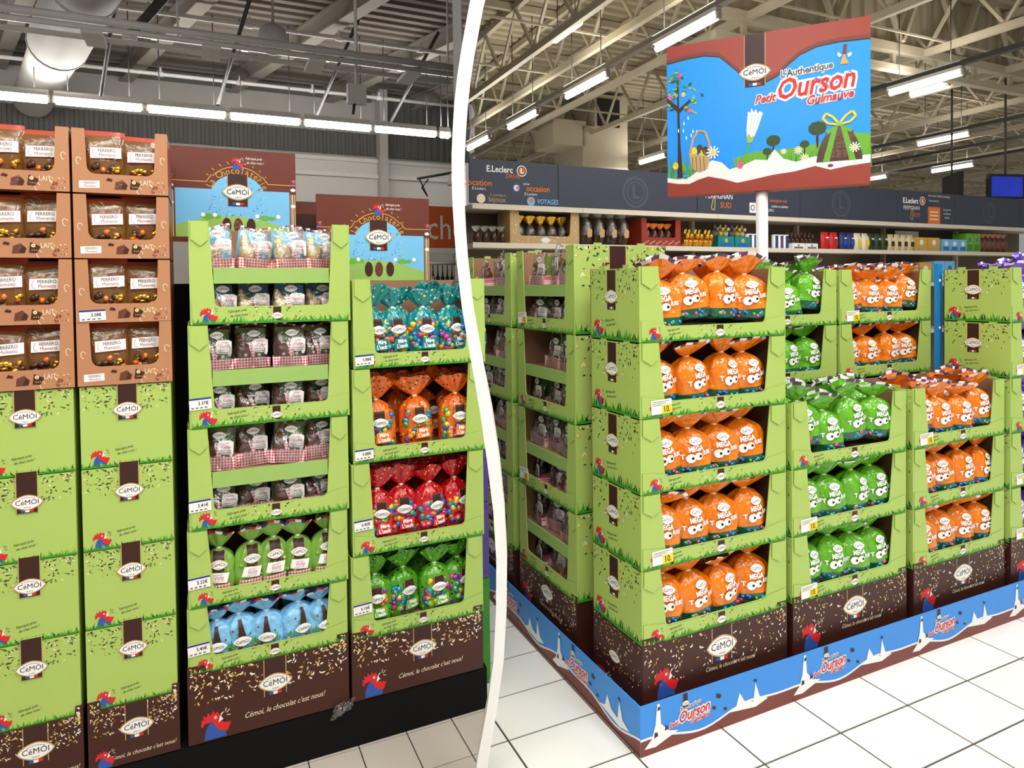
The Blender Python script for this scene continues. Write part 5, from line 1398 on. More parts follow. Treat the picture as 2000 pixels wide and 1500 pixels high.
GH = 0.3530
for (v0, w, who) in ((2.782, 0.520, 'near side stack'), (3.392, 0.540, 'far side stack')):
    rot = -math.pi / 2
    brown_base(Frame(1.312, v0, 0.0, rot), w, 0.44, 0.303, f'brown seed-print base carton of the {who}', logo_z=0.82, rs=0.09, tz=0.60, rz=0.42, nseed=150, ts=0.020)
    for k in range(4):
        fr = Frame(1.312, v0, 0.305 + GH * k + 0.001, rot)
        lev = ('bottom', 'second lowest', 'second highest', 'top')[k]
        display_tray(fr, w, 0.44, GH - 0.002, f'tall green two-shelf tray of clear packs, {lev} of the {who}', lip=0.056, sl=0.060, sb=0.078, shelf=0.55, side='right', price='10.' if (k in (1, 3) and w < 0.53) else None, yellow=True, px=0.06, pz=0.05)
        r = random.Random(k + int(v0 * 10))
        for lay, zz in (('upper', GH * 0.55), ('lower', 0.006)):
            for j, x in enumerate((0.13, 0.26, 0.39)):
                if k == 2 and lay == 'upper' and j == 0: continue
                vichy_pack(('hen_milk', 'rabbit_milk')[(j + k) % 2], r.randrange(3), fr, (x + r.uniform(-0.015, 0.015), 0.07 + 0.02 * (j % 2), zz), 0.140, 0.085, 0.142 + 0.03 * (k == 3 and lay == 'upper' and j == 1), f'clear gingham pack, {ORD[j]} from left, {lay} layer, {lev} tray, {who}', rot=r.uniform(-0.3, 0.3), tilt=r.uniform(-0.12, 0.12), group='clear gingham packs on the island side')

# ------------------------------------------------------------------ the big sign on its pole
POST = Frame(2.324, 2.978, 2.038, math.radians(-49.0))
PW, PH, PT = 0.982, 0.812, 0.085
o = thing('pole_sign', 'big blue and brown chocolate advertising board on a white pole', 'sign', POST)
m = MB(); m.box(0, PW, 0, PT, 0, PH, 'poster_red'); part('sign_box', m.mesh('sign_box'), o)
pm0 = FRONT()
pm = lambda a, b_, q: pm0(a * PW, b_ * PH, q)
def flatn(mb, pts, key, q): mb.flat([(a, c) for a, c in pts], key, q, pm)
m = MB()
TOPW = [(0.0, 0.89), (0.10, 0.905), (0.20, 0.91), (0.28, 0.89), (0.34, 0.82), (0.40, 0.745), (0.46, 0.70), (0.52, 0.69), (0.57, 0.715), (0.62, 0.775), (0.68, 0.83), (0.76, 0.865), (0.86, 0.875), (1.0, 0.868)]
BOTW = [(0.0, 0.095), (0.06, 0.08), (0.12, 0.075), (0.17, 0.10), (0.22, 0.115), (0.30, 0.09), (0.37, 0.06), (0.45, 0.075), (0.55, 0.095), (0.65, 0.105), (0.75, 0.13), (0.82, 0.10), (0.90, 0.115), (1.0, 0.125)]
flatn(m, [(0, 0.02)] + [(1, 0.02)] + [(a, c) for a, c in TOPW[::-1]], 'poster_blue', 0.0006)
part('sky_print', m.mesh('sky_print'), o, label='bright blue printed sky')
m = MB()
for (a, c), (e, g) in zip(TOPW, TOPW[1:]): flatn(m, [(a, c), (e, g), (e, g + 0.022), (a, c + 0.022)], 'skirt_brown', 0.0012)
for (a, c), (e, g) in zip(TOPW, TOPW[1:]): flatn(m, [(a, c - 0.008), (e, g - 0.008), (e, g), (a, c)], 'brown_ink', 0.0012)
for (a, c), (e, g) in zip(TOPW, TOPW[1:]): flatn(m, [(a, c + 0.022), (e, g + 0.022), (e, 1), (a, 1)], 'poster_red', 0.0012)
part('top_wave_print', m.mesh('top_wave_print'), o, label='red-brown wave along the top')
m = MB(); r = random.Random(12)
flatn(m, [(0.36, 0.1), (1, 0.1), (1, 0.30), (0.9, 0.32), (0.8, 0.27), (0.6, 0.25), (0.45, 0.25), (0.36, 0.22)], 'grass_light', 0.0014)
for i in range(150):
    x = r.choice((r.uniform(0, 0.2), r.uniform(0.35, 1.0), r.uniform(0.6, 1.0))); t = r.uniform(0.16, 0.28)
    flatn(m, [(x - 0.006, 0.1), (x + 0.006, 0.1), (x + r.uniform(-0.02, 0.02), t)], r.choice(('grass_ink', 'grass_light')), 0.0018 + i * 2e-6)
for x, z, s in ((0.55, 0.31, 0.045), (0.76, 0.36, 0.055), (0.52, 0.245, 0.03), (0.70, 0.27, 0.03)):
    m.disc(x, z, s * 0.8, 'leaf_ink', 0.0022, pm, 9); m.disc(x, z - s * 1.3, s * 0.12, 'brown_ink', 0.002, pm, 6, rz=s)
part('meadow_print', m.mesh('meadow_print'), o, label='printed meadow with small trees')
m = MB()
MILK = [(0.0, 0.125), (0.06, 0.11), (0.12, 0.12), (0.18, 0.17), (0.24, 0.22), (0.29, 0.20), (0.33, 0.15), (0.40, 0.17), (0.46, 0.20), (0.52, 0.19), (0.555, 0.255), (0.60, 0.19), (0.66, 0.165), (0.75, 0.19), (0.85, 0.165), (1.0, 0.175)]
flatn(m, [(0, 0.03), (1, 0.03)] + MILK[::-1], 'white_ink', 0.0026)
flatn(m, [(0, 0.0), (1, 0.0)] + BOTW[::-1], 'poster_red', 0.0034)
m.disc(0.82, 0.125, 0.014, 'skirt_brown', 0.004, pm, 8, rz=0.01)
part('milk_print', m.mesh('milk_print'), o, label='white milk splash over brown chocolate wave')
m = MB()                                            # fruit tree on the left
flatn(m, [(0.055, 0.12), (0.085, 0.12), (0.072, 0.35), (0.068, 0.55), (0.13, 0.62), (0.128, 0.64), (0.066, 0.58), (0.064, 0.78), (0.054, 0.78), (0.056, 0.60), (0.0, 0.66), (0.0, 0.63), (0.056, 0.56), (0.058, 0.35)], 'brown_ink', 0.0030)
for i in range(46):
    cx_, cz_ = r.choice(((0.05, 0.80), (0.10, 0.72), (0.03, 0.68), (0.16, 0.66), (0.13, 0.58), (0.06, 0.75), (0.02, 0.60)))
    x, z = cx_ + r.uniform(-0.03, 0.03), cz_ + r.uniform(-0.04, 0.04); x = max(0.012, x); a = r.uniform(0, 6)
    flatn(m, [(x + 0.018 * math.cos(a), z + 0.02 * math.sin(a)), (x - 0.007 * math.sin(a), z + 0.008 * math.cos(a)), (x - 0.012 * math.cos(a), z - 0.014 * math.sin(a)), (x + 0.007 * math.sin(a), z - 0.008 * math.cos(a))], r.choice(('grass_ink', 'leaf_ink', 'hill_ink')), 0.0034 + i * 4e-6)
for x, z, c in ((0.07, 0.80, 'egg_pink'), (0.02, 0.66, 'egg_pink'), (0.12, 0.56, 'egg_pink'), (0.09, 0.67, 'white_choc')): m.disc(x, z, 0.012, c, 0.0042, pm, 9, rz=0.017)
for i in range(8): x, z = 0.05 + r.uniform(0, 0.11), 0.42 + r.uniform(-0.08, 0.1); flatn(m, [(x, z), (x + 0.006, z + 0.004), (x + 0.004, z + 0.026), (x - 0.002, z + 0.02)], 'white_ink', 0.0036)
part('tree_print', m.mesh('tree_print'), o)
m = MB()                                            # wicker basket with eggs, standing in the grass
flatn(m, [(0.115, 0.28), (0.135, 0.17), (0.175, 0.145), (0.215, 0.165), (0.235, 0.25), (0.17, 0.26)], 'tan_ink', 0.0040)
m.stroke([(p[0], p[1]) for p in [(0.125, 0.28), (0.14, 0.37), (0.17, 0.42), (0.205, 0.41), (0.225, 0.34), (0.232, 0.26)]], 0.012, 'tan_ink', 0.0044, pm)
for x, z, c in ((0.145, 0.285, 'egg_yellow'), (0.175, 0.30, 'choc'), (0.205, 0.285, 'choc'), (0.19, 0.265, 'egg_yellow')): m.disc(x, z, 0.018, c, 0.0036, pm, 10, rz=0.03)
for x in (0.14, 0.16, 0.18, 0.20): m.stroke([(x, 0.155), (x - 0.004, 0.25)], 0.003, 'skirt_brown', 0.0046, pm)
part('basket_print', m.mesh('basket_print'), o)
def daisy(mb, x, z, s, q):
    for k in range(10):
        a = 2 * math.pi * k / 10
        mb.flat([(x + s * 0.2 * math.cos(a - 0.5), z + s * 1.2 * 0.2 * math.sin(a - 0.5)), (x + s * math.cos(a - 0.12), z + s * 1.2 * math.sin(a - 0.12)), (x + s * math.cos(a + 0.12), z + s * 1.2 * math.sin(a + 0.12)), (x + s * 0.2 * math.cos(a + 0.5), z + s * 1.2 * 0.2 * math.sin(a + 0.5))], 'white_ink', q + k * 2e-5, pm)
    mb.disc(x, z, s * 0.32, 'yellow_ink', q + 0.0006, pm, 9, rz=s * 0.38)
m = MB()
for x, z, s in ((0.245, 0.27, 0.035), (0.60, 0.235, 0.016), (0.67, 0.235, 0.022), (0.70, 0.185, 0.022), (0.93, 0.225, 0.026)):
    m = MB(); daisy(m, x, z, s, 0.0052); part('daisy_print', m.mesh('daisy_print'), o)
m = MB()
# tall white bud leaning to the right
flatn(m, [(0.405, 0.22), (0.412, 0.22), (0.440, 0.32), (0.430, 0.325)], 'grass_light', 0.0040)
flatn(m, [(0.42, 0.31), (0.445, 0.31), (0.475, 0.40), (0.50, 0.49), (0.485, 0.505), (0.475, 0.49), (0.465, 0.52), (0.455, 0.50), (0.443, 0.53), (0.438, 0.50), (0.425, 0.51), (0.418, 0.40)], 'white_ink', 0.0044)
flatn(m, [(0.42, 0.31), (0.445, 0.31), (0.458, 0.35), (0.44, 0.345), (0.43, 0.37), (0.42, 0.35)], 'hill_ink', 0.0050)
for x in (0.44, 0.455, 0.468): m.stroke([(x - 0.006, 0.37), (x + 0.008, 0.49)], 0.002, 'sky_ink', 0.0052, pm)
part('bud_print', m.mesh('bud_print'), o); m = Each('painted_egg_print', o)
for x, z, c in ((0.385, 0.175, 'egg_pink'), (0.10, 0.135, 'egg_teal'), (0.045, 0.20, 'egg_yellow')): m.disc(x, z, 0.016, c, 0.0050, pm, 12, rz=0.026)
m = MB()                                            # giant chocolate egg with lime ribbon, and a small bell
ex, ez = 0.86, 0.15
flatn(m, [(ex + 0.105 * math.cos(a) * (1 - 0.12 * math.sin(a)), ez + max(0, math.sin(a)) * 0.215) for a in [math.pi * k / 16 for k in range(17)]], 'choc', 0.0040)
for k in range(5):
    for j in range(3):
        x, z = ex - 0.07 + 0.028 * k, ez + 0.02 + 0.055 * j
        if abs(x - ex) < 0.085 - 0.02 * j: flatn(m, [(x, z), (x + 0.022, z), (x + 0.022, z + 0.046), (x, z + 0.046)], 'milk_choc', 0.0044)
for sgn in (-1, 1):
    flatn(m, [(ex + sgn * 0.075, ez), (ex + sgn * 0.045, ez), (ex + sgn * 0.005, ez + 0.215), (ex + sgn * 0.03, ez + 0.208)], 'grass_light', 0.0050)
    m.stroke([(ex, ez + 0.225), (ex + sgn * 0.03, ez + 0.27), (ex + sgn * 0.06, ez + 0.295), (ex + sgn * 0.075, ez + 0.265), (ex + sgn * 0.05, ez + 0.232), (ex, ez + 0.22)], 0.012, 'yellow_ink', 0.0056, pm)
    flatn(m, [(ex, ez + 0.225), (ex + sgn * 0.06, ez + 0.185), (ex + sgn * 0.05, ez + 0.165)], 'grass_light', 0.0054)
m.disc(ex, ez + 0.225, 0.014, 'hill_ink', 0.0062, pm, 10)
part('egg_print', m.mesh('egg_print'), o); m = MB()
flatn(m, [(0.865, 0.735), (0.905, 0.73), (0.893, 0.765), (0.888, 0.79), (0.878, 0.79), (0.874, 0.765)], 'gold_ink', 0.0040); flatn(m, [(0.875, 0.79), (0.892, 0.79), (0.897, 0.85), (0.88, 0.85)], 'skirt_brown', 0.0040)
flatn(m, [(0.872, 0.79), (0.855, 0.81), (0.852, 0.79), (0.862, 0.775)], 'white_ink', 0.0044); flatn(m, [(0.897, 0.79), (0.915, 0.80), (0.917, 0.78), (0.902, 0.77)], 'white_ink', 0.0044)
part('bell_print', m.mesh('bell_print'), o)
m = MB()
logo(m, FRONT(), PW * 0.46, PH * 0.755, PW * 0.15, o=0.0016, top=PH - 0.001, bot=PH * 0.665)
part('brand_print', m.mesh('brand_print'), o)
m = MB(); ourson(m, FRONT(), PW * 0.70, PH * 0.615, PW * 0.34, o=0.0030, sk=0.07)
part('title_lettering', m.mesh('title_lettering'), o, label='red and black title lettering with white outline')
# local position of the pole below the board
m = MB(); m.tube([(PW * 0.49, PT * 0.5, -2.038), (PW * 0.49, PT * 0.5, 0.02)], 0.030, 'rail_white', 16); part('pole', m.mesh('pole'), o, label='white round pole')

# ------------------------------------------------------------------ shelving along the back of the right hall
VS = 6.0
seams = [1.95, 3.587, 5.388, 7.127, 8.827, 10.466, 12.2]
for i, (a, c) in enumerate(zip(seams, seams[1:])):
    a0 = max(a, 2.36)
    o = thing('shelf_unit', f'cream metal shelf unit at the back, {ORD[i]} from left', 'shelf', Frame(a0, VS, 0))
    w = c - a0
    for z, d in ((2.36, 0.50), (1.985, 0.50), (1.55, 0.5), (0.9, 0.5), (0.1, 0.55)):
        m = MB(); m.box(0.004, w - 0.004, 0, d, z - 0.03, z, 'shelf_cream'); m.box(0.002, w - 0.002, -0.012, 0, z - 0.045, z + 0.006, 'shelf_cream'); part('shelf_board', m.mesh('shelf_board'), o)
    m = MB(); m.box(0, w, 0.5, 0.53, 0, 2.36, 'shelf_back'); part('back_panel', m.mesh('back_panel'), o)
    m = MB(); m.box(0.0, 0.04, 0.44, 0.5, 0, 2.36, 'shelf_cream'); part('upright', m.mesh('upright'), o)
panels = [2.34, 3.31, 5.10, 6.70, 8.50, 9.73, 11.3, 12.2]
for i, (a, c) in enumerate(zip(panels, panels[1:])):
    w = c - a
    o = thing('fascia_panel', f'dark slate sign panel above the back shelves, {ORD[i]} from left', 'sign', Frame(a, VS + 0.01, 2.372))
    m = MB(); m.box(0.004, w - 0.004, 0, 0.02, 0, 0.425, 'slate_panel'); part('panel', m.mesh('panel'), o)
    pm = FRONT(); m = Each('lettering', o)
    def ring_L(x, z, s, k1, k2):
        m.disc(x, z, s, k1, 0.001, pm, 22); m.disc(x, z, s * 0.84, k2, 0.002, pm, 22); m.disc(x, z, s * 0.70, k1, 0.003, pm, 22); m.disc(x, z, s * 0.62, k2, 0.004, pm, 22); m.text('L', s * 1.2, x, z, k1, 0.005, pm, bold=s * 0.03)
    def small_L(x, z, s): m.disc(x, z, s, 'white_ink', 0.001, pm, 18); m.disc(x, z, s * 0.82, 'slate_panel', 0.002, pm, 18); m.disc(x, z, s * 0.62, 'orange_ink', 0.003, pm, 18); m.text('L', s * 1.3, x, z, 'white_ink', 0.004, pm, bold=s * 0.05)
    if i == 0:
        m.text('E.Leclerc', 0.085, 0.32, 0.335, 'white_ink', 0.002, pm, bold=0.002, sx=0.92); small_L(0.56, 0.335, 0.055); m.text('DRIVE', 0.058, 0.46, 0.275, 'orange_ink', 0.002, pm)
        m.text('location', 0.085, 0.10, 0.195, 'orange_ink', 0.002, pm, bold=0.001); m.text('E.Leclerc', 0.04, 0.10, 0.14, 'white_ink', 0.002, pm)
        m.disc(0.50, 0.165, 0.045, 'blue_ink', 0.001, pm, 18); m.disc(0.50, 0.165, 0.030, 'white_ink', 0.002, pm, 18); m.disc(0.51, 0.165, 0.017, 'orange_ink', 0.003, pm, 12)
        m.text('achat', 0.035, 0.61, 0.21, 'white_ink', 0.002, pm); m.text('occasion', 0.085, 0.74, 0.165, 'orange_ink', 0.002, pm, bold=0.001, sx=0.9); m.text('E.Leclerc', 0.04, 0.66, 0.11, 'white_ink', 0.002, pm)
        m.disc(0.12, 0.045, 0.045, 'cream_ink', 0.001, pm, 18); m.text('le man\u00e8ge \u00e0', 0.035, 0.30, 0.085, 'tan_ink', 0.002, pm); m.text('bijoux', 0.075, 0.29, 0.04, 'tan_ink', 0.002, pm)
        m.disc(0.66, 0.04, 0.045, 'sky_ink', 0.001, pm, 18); m.disc(0.66, 0.05, 0.022, 'orange_ink', 0.002, pm, 12); m.text('VOYAGES', 0.07, 0.85, 0.04, 'sky_ink', 0.002, pm, sx=0.8, bold=0.001)
    elif i == 1: ring_L(0.95, 0.19, 0.17, 'slate_mark', 'slate_panel')
    elif i == 2:
        m.text('PERPIGNAN', 0.085, 0.32, 0.20, 'white_ink', 0.002, pm, sx=0.9); m.text('SUD', 0.09, 0.42, 0.10, 'orange_ink', 0.002, pm)
        m.stroke([(0.24, 0.2), (0.20, 0.06), (0.25, 0.04), (0.26, 0.2)], 0.012, 'tan_ink', 0.003, pm)
        m.flat([(0.78, 0.03), (0.88, 0.03), (0.88, 0.15), (0.78, 0.15)], 'white_ink', 0.001, pm); m.disc(0.83, 0.09, 0.035, 'slate_panel', 0.002, pm, 14); m.disc(0.83, 0.09, 0.024, 'white_ink', 0.003, pm, 14)
        m.text('/perpignan-sud', 0.06, 1.24, 0.19, 'orange_ink', 0.002, pm, sx=0.8); m.text('mobile et tablette', 0.045, 1.26, 0.12, 'white_ink', 0.002, pm, sx=0.85); m.text('LECLERC', 0.045, 1.08, 0.07, 'white_ink', 0.002, pm)
    elif i == 3: ring_L(0.72, 0.20, 0.17, 'slate_mark', 'slate_panel')
    elif i == 4:
        m.text('E.Leclerc', 0.10, 0.27, 0.295, 'white_ink', 0.002, pm, bold=0.003, sx=0.88); small_L(0.52, 0.305, 0.06); m.text('PERPIGNAN', 0.075, 0.29, 0.20, 'white_ink', 0.002, pm, sx=0.85); m.text('SUD', 0.075, 0.40, 0.105, 'orange_ink', 0.002, pm)
        m.stroke([(0.30, 0.2), (0.26, 0.06), (0.31, 0.04), (0.32, 0.2)], 0.010, 'tan_ink', 0.003, pm)
        m.flat([(0.64, 0.0), (0.90, 0.0), (0.90, 0.23), (0.64, 0.23)], 'orange_ink', 0.001, pm)
        for k in range(3): m.flat([(0.68, 0.05 + 0.05 * k), (0.86, 0.05 + 0.05 * k), (0.86, 0.07 + 0.05 * k), (0.68, 0.07 + 0.05 * k)], 'cream_ink', 0.002, pm)
        m.text('Avec la Carte, multipliez les avantages.', 0.042, 0.88, 0.385, 'white_ink', 0.002, pm, sx=0.72); m.text("C'est tout bonus !", 0.042, 0.76, 0.315, 'white_ink', 0.002, pm, sx=0.72)
        for k, t in enumerate(('Carte gratuite et', 'imm\u00e9diatement', 'disponible')): m.text(t, 0.036, 1.05, 0.20 - 0.055 * k, 'white_ink', 0.002, pm, sx=0.72)
    elif i == 5: ring_L(0.80, 0.19, 0.15, 'slate_mark', 'slate_panel')

# ------------------------------------------------------------------ goods on the back shelves
def mesh_pack(w, d, h, c1, c2, c3='white_ink'):
    m = MB(); m.box(-w / 2, w / 2, 0, d, 0, h, c1)
    m.box(-w / 2 + 0.004, w / 2 - 0.004, 0.004, d - 0.004, h, h + 0.004, c1)
    pm = FRONT(); m.flat([(-w * 0.36, h * 0.12), (w * 0.36, h * 0.12), (w * 0.36, h * 0.42), (-w * 0.36, h * 0.42)], c3, 0.001, pm); m.disc(0, h * 0.66, min(w, h) * 0.2, c2, 0.0015, pm, 12)
    return m.mesh('pack')
def mesh_pillow(w, d, h, c1, c2):
    m = MB()
    def P(i, j, sg):
        s, t = i / 8 - 0.5, j / 8
        return (s * w, d / 2 + sg * d / 2 * max(0, 1 - (2 * s) ** 4) ** 0.5 * max(0.02, math.sin(math.pi * (0.06 + 0.92 * t))) ** 0.6, t * h)
    for sg in (-1, 1): m.grid(lambda i, j: P(i, j, sg), 8, 8, c1, wrap=False)
    m.flat([(-w * 0.3, h * 0.3), (w * 0.3, h * 0.3), (w * 0.3, h * 0.6), (-w * 0.3, h * 0.6)], c2, 0.003, FRONT())
    m.flat([(-w * 0.2, h * 0.68), (w * 0.2, h * 0.68), (w * 0.2, h * 0.76), (-w * 0.2, h * 0.76)], 'white_ink', 0.003, FRONT())
    return m.mesh('bag_body')
def mesh_egg(w, h, key):
    m = MB(); m.grid(lambda i, j: ((w / 2) * math.sin(math.pi * j / 12) * (1.0 - 0.16 * math.cos(math.pi * j / 12) * -1) * math.cos(2 * math.pi * i / 16), w / 2 + (w / 2) * math.sin(math.pi * j / 12) * math.sin(2 * math.pi * i / 16), h * (0.5 - 0.5 * math.cos(math.pi * j / 12))), 16, 12, key); return m.mesh('egg')
def mesh_knot(w, h, key, z, n=16):
    m = MB(); m.grid(lambda i, j: ((0.06 + 0.44 * (j / 4) ** 0.8) * w * math.cos(2 * math.pi * i / n), w / 2 + (0.05 + 0.25 * (j / 4)) * w * math.sin(2 * math.pi * i / n) * (1 + 0.3 * math.sin(5 * 2 * math.pi * i / n)), z + h * j / 4 - 0.2 * h * (j / 4) * math.cos(2 * math.pi * i / n) ** 2), n, 4, key); return m.mesh('knot')
def mesh_bunny(h, key):
    m = MB(); m.ball((0, 0.06, h * 0.28), (h * 0.22, h * 0.30, h * 0.28), key, 12, 8); m.ball((-h * 0.05, 0.0, h * 0.60), (h * 0.14, h * 0.16, h * 0.15), key, 10, 8)
    for s in (-1, 1): m.ball((h * 0.06 + s * h * 0.04, 0.06, h * 0.84), (h * 0.045, h * 0.04, h * 0.18), key, 8, 6, 0.35)
    return m.mesh('bunny_body')
def mesh_mug(r_, h, key, k2):
    m = MB(); m.grid(lambda i, j: (r_ * (1, 1, 0.9)[j] * math.cos(2 * math.pi * i / 14), r_ + r_ * (1, 1, 0.9)[j] * math.sin(2 * math.pi * i / 14), h * (0, 1, 1)[j]), 14, 2, key, keyfn=lambda i, j: k2 if i in (9, 10, 11) else key); m.add([(r_ * math.cos(2 * math.pi * i / 14), r_ + r_ * math.sin(2 * math.pi * i / 14), h * 0.995) for i in range(14)], [tuple(range(14))], key); return m.mesh('tin')

SH1, SH2 = 1.987, 1.552
def on(u, z, y=0.05): return Frame(u, VS + y, z)
for j in range(4):
    o = thing('wrapped_chocolate', f'small chocolate in clear film, {ORD[j]} from left at the left shelf end', 'chocolate', on(2.44 + 0.09 * j, SH1), group='small wrapped chocolates')
    part('chocolate', cached(('egg', 0.07, 0.12, 'choc'), lambda: mesh_egg(0.07, 0.12, 'choc')), o); part('film_knot', cached('kn1', lambda: mesh_knot(0.10, 0.06, 'cellophane_crumpled', 0.115)), o); part('ribbon', cached('rb1', lambda: mesh_knot(0.03, 0.02, 'sky_ink', 0.05)), o)
fr = on(2.78, SH1)
o = thing('gold_display_box', 'olive gold snowflake display box of wrapped eggs on the top shelf', 'display box', fr)
m = MB(); m.prism(window_poly(0.80, 0.34, 0.085, 0.10, 0.115, r=0.03), 0, 0.006, 'tan_ink'); m.box(0, 0.80, 0.30, 0.306, 0, 0.34, 'shelf_back'); m.box(0, 0.006, 0, 0.3, 0, 0.34, 'tan_ink'); m.box(0.794, 0.80, 0, 0.3, 0, 0.34, 'tan_ink'); part('box_body', m.mesh('box_body'), o)
MATS['tan_ink'].node_tree.nodes['Principled BSDF'].inputs['Base Color'].default_value = (*lin((196, 164, 112)), 1)
m = MB(); confetti(m, FRONT(), 0.01, 0.79, 0.01, 0.08, 30, 5, ['cream_ink', 'white_ink'], 0.012, o=0.001); confetti(m, FRONT(), 0.01, 0.09, 0.1, 0.32, 12, 6, ['cream_ink'], 0.012, o=0.001); confetti(m, FRONT(), 0.71, 0.79, 0.1, 0.32, 12, 7, ['cream_ink'], 0.012, o=0.001); m.flat([(0.40 + a, 0.042 + c) for a, c in lens(0.11, 0.06)], 'white_ink', 0.002, FRONT()); part('snowflake_print', m.mesh('snowflake_print'), o)
for j in range(5):
    o = thing('wrapped_egg', f'chocolate egg with gold paper knot, {ORD[j]} from left in the olive box', 'egg', on(2.93 + 0.125 * j, SH1 + 0.002, 0.10), group='gold knotted eggs')
    part('egg', cached(('egg', 0.12, 0.20, 'choc'), lambda: mesh_egg(0.12, 0.20, 'choc')), o); part('gold_knot', cached('kn2', lambda: mesh_knot(0.15, 0.10, 'gold_foil', 0.195)), o); part('clear_film', cached(('eggf', 1), lambda: mesh_egg(0.135, 0.215, 'cellophane_crumpled')), o)
for j in range(4):
    o = thing('wrapped_egg', f'tall dark chocolate egg in clear film, {ORD[j]} from left beside the olive box', 'egg', on(3.70 + 0.155 * j, SH1), group='tall film wrapped eggs')
    part('egg', cached(('egg', 0.135, 0.29, 'choc'), lambda: mesh_egg(0.135, 0.29, 'choc')), o); part('film_knot', cached('kn3', lambda: mesh_knot(0.17, 0.09, 'cellophane_crumpled', 0.28)), o); part('clear_film', cached(('eggf', 2), lambda: mesh_egg(0.15, 0.305, 'cellophane_crumpled')), o)
    m = cached('cocoa', lambda: (lambda q: (q.flat([(-0.02, 0.08), (0.03, 0.09), (0.035, 0.16), (-0.01, 0.19), (-0.035, 0.13)], 'tan_ink', 0.004, FRONT()), q.mesh('cocoa_print'))[1])(MB())); part('cocoa_print', m, o)
fr = on(4.36, SH1)
o = thing('red_display_box', 'dark red display box with orange topped chocolates', 'display box', fr)
m = MB(); m.prism(window_poly(0.54, 0.31, 0.10, 0.07, 0.08, r=0.02), 0, 0.006, 'poster_red'); m.box(0, 0.54, 0.28, 0.286, 0, 0.31, 'brown_ink'); m.box(0, 0.006, 0, 0.28, 0, 0.31, 'poster_red'); m.box(0.534, 0.54, 0, 0.28, 0, 0.31, 'poster_red')
for k in range(6): m.text('choco', 0.035, 0.06 + 0.085 * k, 0.045, 'cream_ink', 0.002, FRONT(), rot=0.5)
part('box_body', m.mesh('box_body'), o)
for j in range(4):
    o = thing('wrapped_egg', f'chocolate egg with orange paper top, {ORD[j]} from left in the dark red box', 'egg', on(4.49 + 0.095 * j, SH1 + 0.002, 0.08), group='orange topped eggs')
    part('egg', cached(('egg', 0.10, 0.20, 'choc'), lambda: mesh_egg(0.10, 0.20, 'choc')), o); part('orange_knot', cached('kn4', lambda: mesh_knot(0.13, 0.07, 'orange_foil', 0.19)), o)
for j in range(6):
    o = thing('gold_bunny', f'gold foil chocolate bunny, {ORD[j]} from left on the top shelf', 'bunny', on(4.98 + 0.072 * j, SH1, 0.03 + 0.02 * (j % 2)), group='gold bunnies')
    part('bunny_body', cached(('bunny', 'g'), lambda: mesh_bunny(0.21, 'gold_foil')), o)
    m = cached('bell', lambda: (lambda q: (q.ball((-0.02, -0.035, 0.08), (0.012, 0.012, 0.012), 'red_ink', 8, 6), q.mesh('bell'))[1])(MB())); part('bell', m, o)
for j in range(2):
    o = thing('blue_box', f'turquoise box of animal lollies, {"left" if j == 0 else "right"} one on the top shelf', 'box', on(5.56 + 0.255 * j, SH1), group='turquoise lolly boxes')
    part('box_body', cached('bbx', lambda: mesh_pack(0.24, 0.2, 0.13, 'egg_teal', 'egg_yellow', 'egg_blue')), o)
    for q in range(3): part('lolly', cached(('lolly', q), lambda q=q: mesh_bunny(0.15, ('grey_ink', 'egg_yellow', 'white_choc')[q])), o, (-0.08 + 0.08 * q, 0.05, 0.13))
for j in range(6):
    o = thing('sweet_tin', f'white and {"purple" if j % 2 else "plum"} round tin, {ORD[j]} from left on the top shelf', 'tin', on(5.94 + 0.085 * j + (0.17 if j > 2 else 0), SH1), group='round tins')
    part('tin_body', cached(('tin', j % 2), lambda j=j: mesh_mug(0.04, 0.16, 'white_ink', ('plum_ink', 'navy_ink')[j % 2])), o); part('lid', cached('tinlid', lambda: mesh_mug(0.042, 0.012, 'rail_white', 'rail_white')), o, (0, -0.002, 0.16))
for j in range(2):
    o = thing('white_box', f'white box of dark figures, {"left" if j == 0 else "right"} one right of the tins', 'box', on(6.72 + 0.23 * j, SH1), group='white figure boxes')
    part('box_body', cached('wbx', lambda: mesh_pack(0.21, 0.2, 0.07, 'white_ink', 'grey_ink', 'grey_ink')), o)
    for q in range(3): part('figure', cached('fig', lambda: mesh_bunny(0.16, 'choc')), o, (-0.07 + 0.07 * q, 0.05, 0.07))
seq = [(7.22, 2, 0.15, 'red_ink', 'poster_red', 'red'), (7.55, 2, 0.13, 'navy_ink', 'blue_ink', 'navy'), (7.82, 2, 0.14, 'cream_ink', 'yellow_ink', 'cream'), (8.07, 3, 0.125, 'leaf_ink', 'black_ink', 'dark green'), (8.47, 4, 0.125, 'white_choc', 'brown_ink', 'ivory')]
for u, n, w, c1, c2, nm in seq:
    for j in range(n):
        o = thing('sweet_bag', f'small {nm} sweet bag, {ORD[j]} of its colour on the top shelf', 'bag', on(u + (w + 0.008) * j, SH1), group=f'{nm} shelf bags', rot=0.1)
        part('bag_body', cached(('pil', nm), lambda w=w, c1=c1, c2=c2: mesh_pillow(w, 0.08, 0.21, c1, c2)), o); part('top_seal', cached(('seal', nm), lambda w=w, c1=c1: (lambda q: (q.box(-w * 0.48, w * 0.48, 0.035, 0.045, 0.205, 0.225, c1), q.mesh('top_seal'))[1])(MB())), o)
o = thing('shelf_card', 'grey white information card standing behind the tan boxes', 'card', on(9.03, SH1, 0.30))
m = MB(); m.box(-0.16, 0.34, 0, 0.01, 0, 0.30, 'wall_pale'); m.box(-0.10, 0.06, -0.002, 0, 0.16, 0.26, 'sky_ink'); part('card', m.mesh('card'), o)
